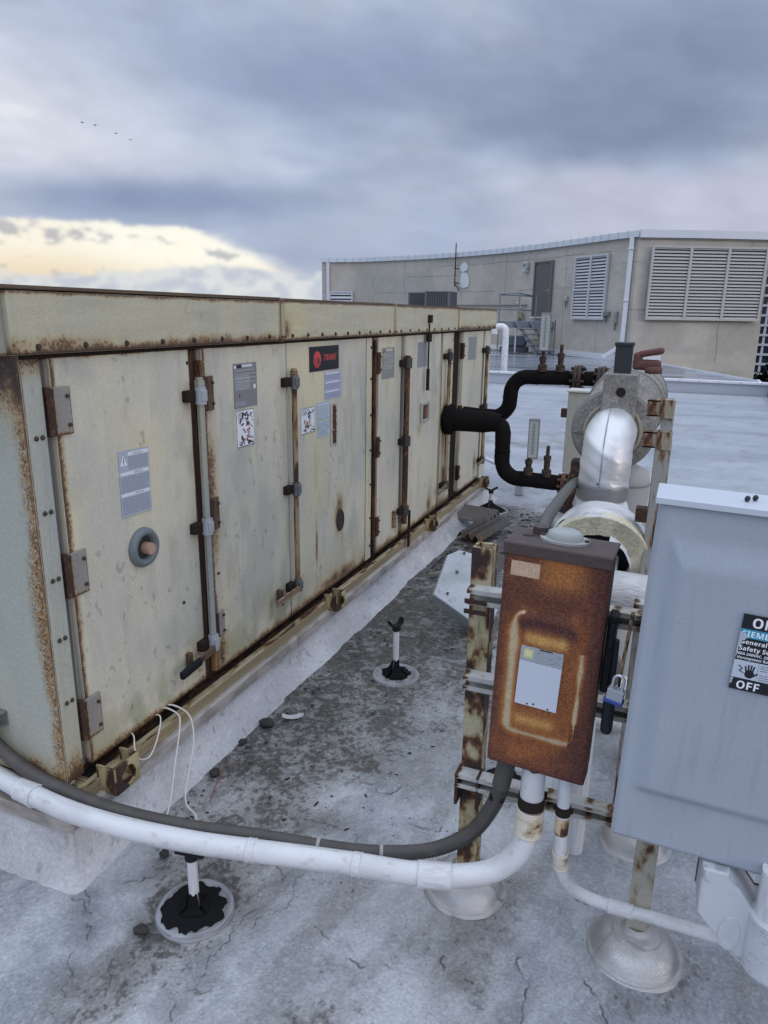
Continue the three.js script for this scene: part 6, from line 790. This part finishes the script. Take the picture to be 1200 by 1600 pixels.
// ---------------------------------------------------------------- beyond the roof
const gr = thing('ground', 'distant dull green ground far below the roof', null, [0, -9, 0], null, 'structure'); M('ground_surface', box(5000, 0.2, 5000), std({ color: new THREE.Color(0.07, 0.08, 0.06), roughness: 1 }), gr, [0, -9.1, 0]);
const lower = thing('host_building', 'walls of the building that carries the silver roof', 'building', [0, -9, 0]); M('wall', mg(tr(box(15.8, 8.9, 24), -6.08, -4.55, -6.1)), stuccoM, lower, [0, 0, 0]); M('wall', box(27, 8.6, 20), stuccoM, lower, [-12.4, -4.68, -28.2]);
const twr = thing('glass_tower', 'dark glass office block with white mullions beyond the roof corner', 'building', [9, -9, -62]);
M('glass', box(9, 15.6, 9), std({ color: new THREE.Color(0.02, 0.03, 0.05), roughness: 0.15 }), twr, [9.0, -1.2, -66]); { const mm = std({ color: new THREE.Color(0.45, 0.47, 0.5) }); const gv = box(0.16, 15.6, 0.14), ghz = box(9, 0.16, 0.16); for (let i = 0; i <= 14; i++) M('mullion', gv, mm, twr, [4.5 + i * 0.643, -1.2, -61.46]); for (let i = 0; i <= 22; i++) M('mullion', ghz, mm, twr, [9, -8.6 + i * 0.70, -61.42]); M('roof', box(9.3, 0.3, 9.3), mm, twr, [9, 6.75, -66]); }
function tree(label, x, z, top, R, seed) {
  const t = thing('tree', label, 'tree', [x, -9, z], 'trees beyond the roof corner'); const bark = std({ color: new THREE.Color(0.06, 0.05, 0.04), roughness: 0.95 });
  M('trunk', mg(tr(cyl(0.28, 4.2, 'y', 10, 0.16), x, -6.9, z), hose([[x, -5.2, z], [x + 0.7, -3.6, z + 0.4], [x + 1.2, top - 2.2, z + 0.6]], 0.09, 16, 7), hose([[x, -5.2, z], [x - 0.8, -3.8, z - 0.2], [x - 1.3, top - 2.4, z]], 0.09, 16, 7)), bark, t, [0, 0, 0]);
  const P = [], N = [], U = [], C = [], cl = []; for (let i = 0; i < 46; i++) { const a = rnd() * 6.2832, b = Math.acos(rr(-0.7, 1)), r = R * Math.cbrt(rr(0.25, 1)); cl.push([x + Math.cos(a) * Math.sin(b) * r, top - R + Math.cos(b) * r * 0.95 + rr(-0.2, 0.2), z + Math.sin(a) * Math.sin(b) * r, rr(0.35, 0.8)]); }
  const v = new THREE.Vector3(), w = new THREE.Vector3(); for (const [cx, cy, cz, cr] of cl) { const tone = rr(0.6, 1.3); for (let i = 0; i < 150; i++) { v.set(rr(-1, 1), rr(-1, 1), rr(-1, 1)); if (v.length() > 1) continue; const px = cx + v.x * cr, py = cy + v.y * cr, pz = cz + v.z * cr, s = rr(0.05, 0.11); v.set(rr(-1, 1), rr(-0.4, 1), rr(-1, 1)).normalize(); w.set(rr(-1, 1), rr(-1, 1), rr(-1, 1)).cross(v).normalize(); const q = v.clone().cross(w); const A = [px + w.x * s, py + w.y * s, pz + w.z * s], B = [px - w.x * s, py - w.y * s, pz - w.z * s], D = [px + q.x * s * 2, py + q.y * s * 2, pz + q.z * s * 2]; P.push(...A, ...B, ...D); for (let k = 0; k < 3; k++) { N.push(v.x, v.y, v.z); U.push(0, 0); C.push(0.045 * tone, 0.062 * tone, 0.03 * tone); } } }
  const g = new THREE.BufferGeometry(); g.setAttribute('position', new THREE.Float32BufferAttribute(P, 3)); g.setAttribute('normal', new THREE.Float32BufferAttribute(N, 3)); g.setAttribute('uv', new THREE.Float32BufferAttribute(U, 2)); g.setAttribute('color', new THREE.Float32BufferAttribute(C, 3));
  M('crown', g, std({ vertexColors: true, roughness: 0.8, side: THREE.DoubleSide }), t, [0, 0, 0]);
}
tree('dark leafy tree top just past the corner of the rooftop building', 4.6, -36, 0.2, 2.2, 1); tree('dark tree farther along past the ledge corner, in front of the glass block', 6.2, -40, 0.4, 2.2, 2); tree('lower dark tree close under the end of the ledge', 4.0, -27, -1.2, 1.9, 3);
// birds
const birdGeo = (() => { const b = new THREE.SphereGeometry(0.07, 8, 6).scale(2.6, 0.8, 0.8); const w = (s) => { const g = new THREE.BufferGeometry(); g.setAttribute('position', new THREE.Float32BufferAttribute([0.10, 0, 0, -0.08, 0, 0, -0.02, 0.09, 0.26 * s, -0.02, 0.09, 0.26 * s, -0.08, 0, 0, -0.12, 0.05, 0.46 * s], 3)); g.setAttribute('uv', new THREE.Float32BufferAttribute(new Array(12).fill(0), 2)); g.computeVertexNormals(); return g; }; return mg(b, w(1), w(-1), tr(new THREE.ConeGeometry(0.05, 0.2, 6).rotateZ(Math.PI / 2), -0.22, 0, 0)).scale(0.7, 0.55, 0.7); })();
const birdM = std({ color: new THREE.Color(0.10, 0.105, 0.12), side: THREE.DoubleSide });
[[-53.55, 18.12, -57.11, 'dark bird flying first in the line, the farthest to the side'], [-52.76, 18.0, -57.85, 'dark bird flying second in the line'], [-51.55, 17.49, -59.09, 'dark bird flying third in the line'], [-50.64, 17.07, -59.98, 'dark bird flying last and lowest in the line']].forEach(([x, y, z, l], i) => { const b = tag(M('bird', birdGeo, birdM, null, [x, y, z], [0.1, 0.3 + i * 0.25, 0.1]), l, 'bird', 'birds crossing the cloudy sky'); });

renderer.render(scene, camera);
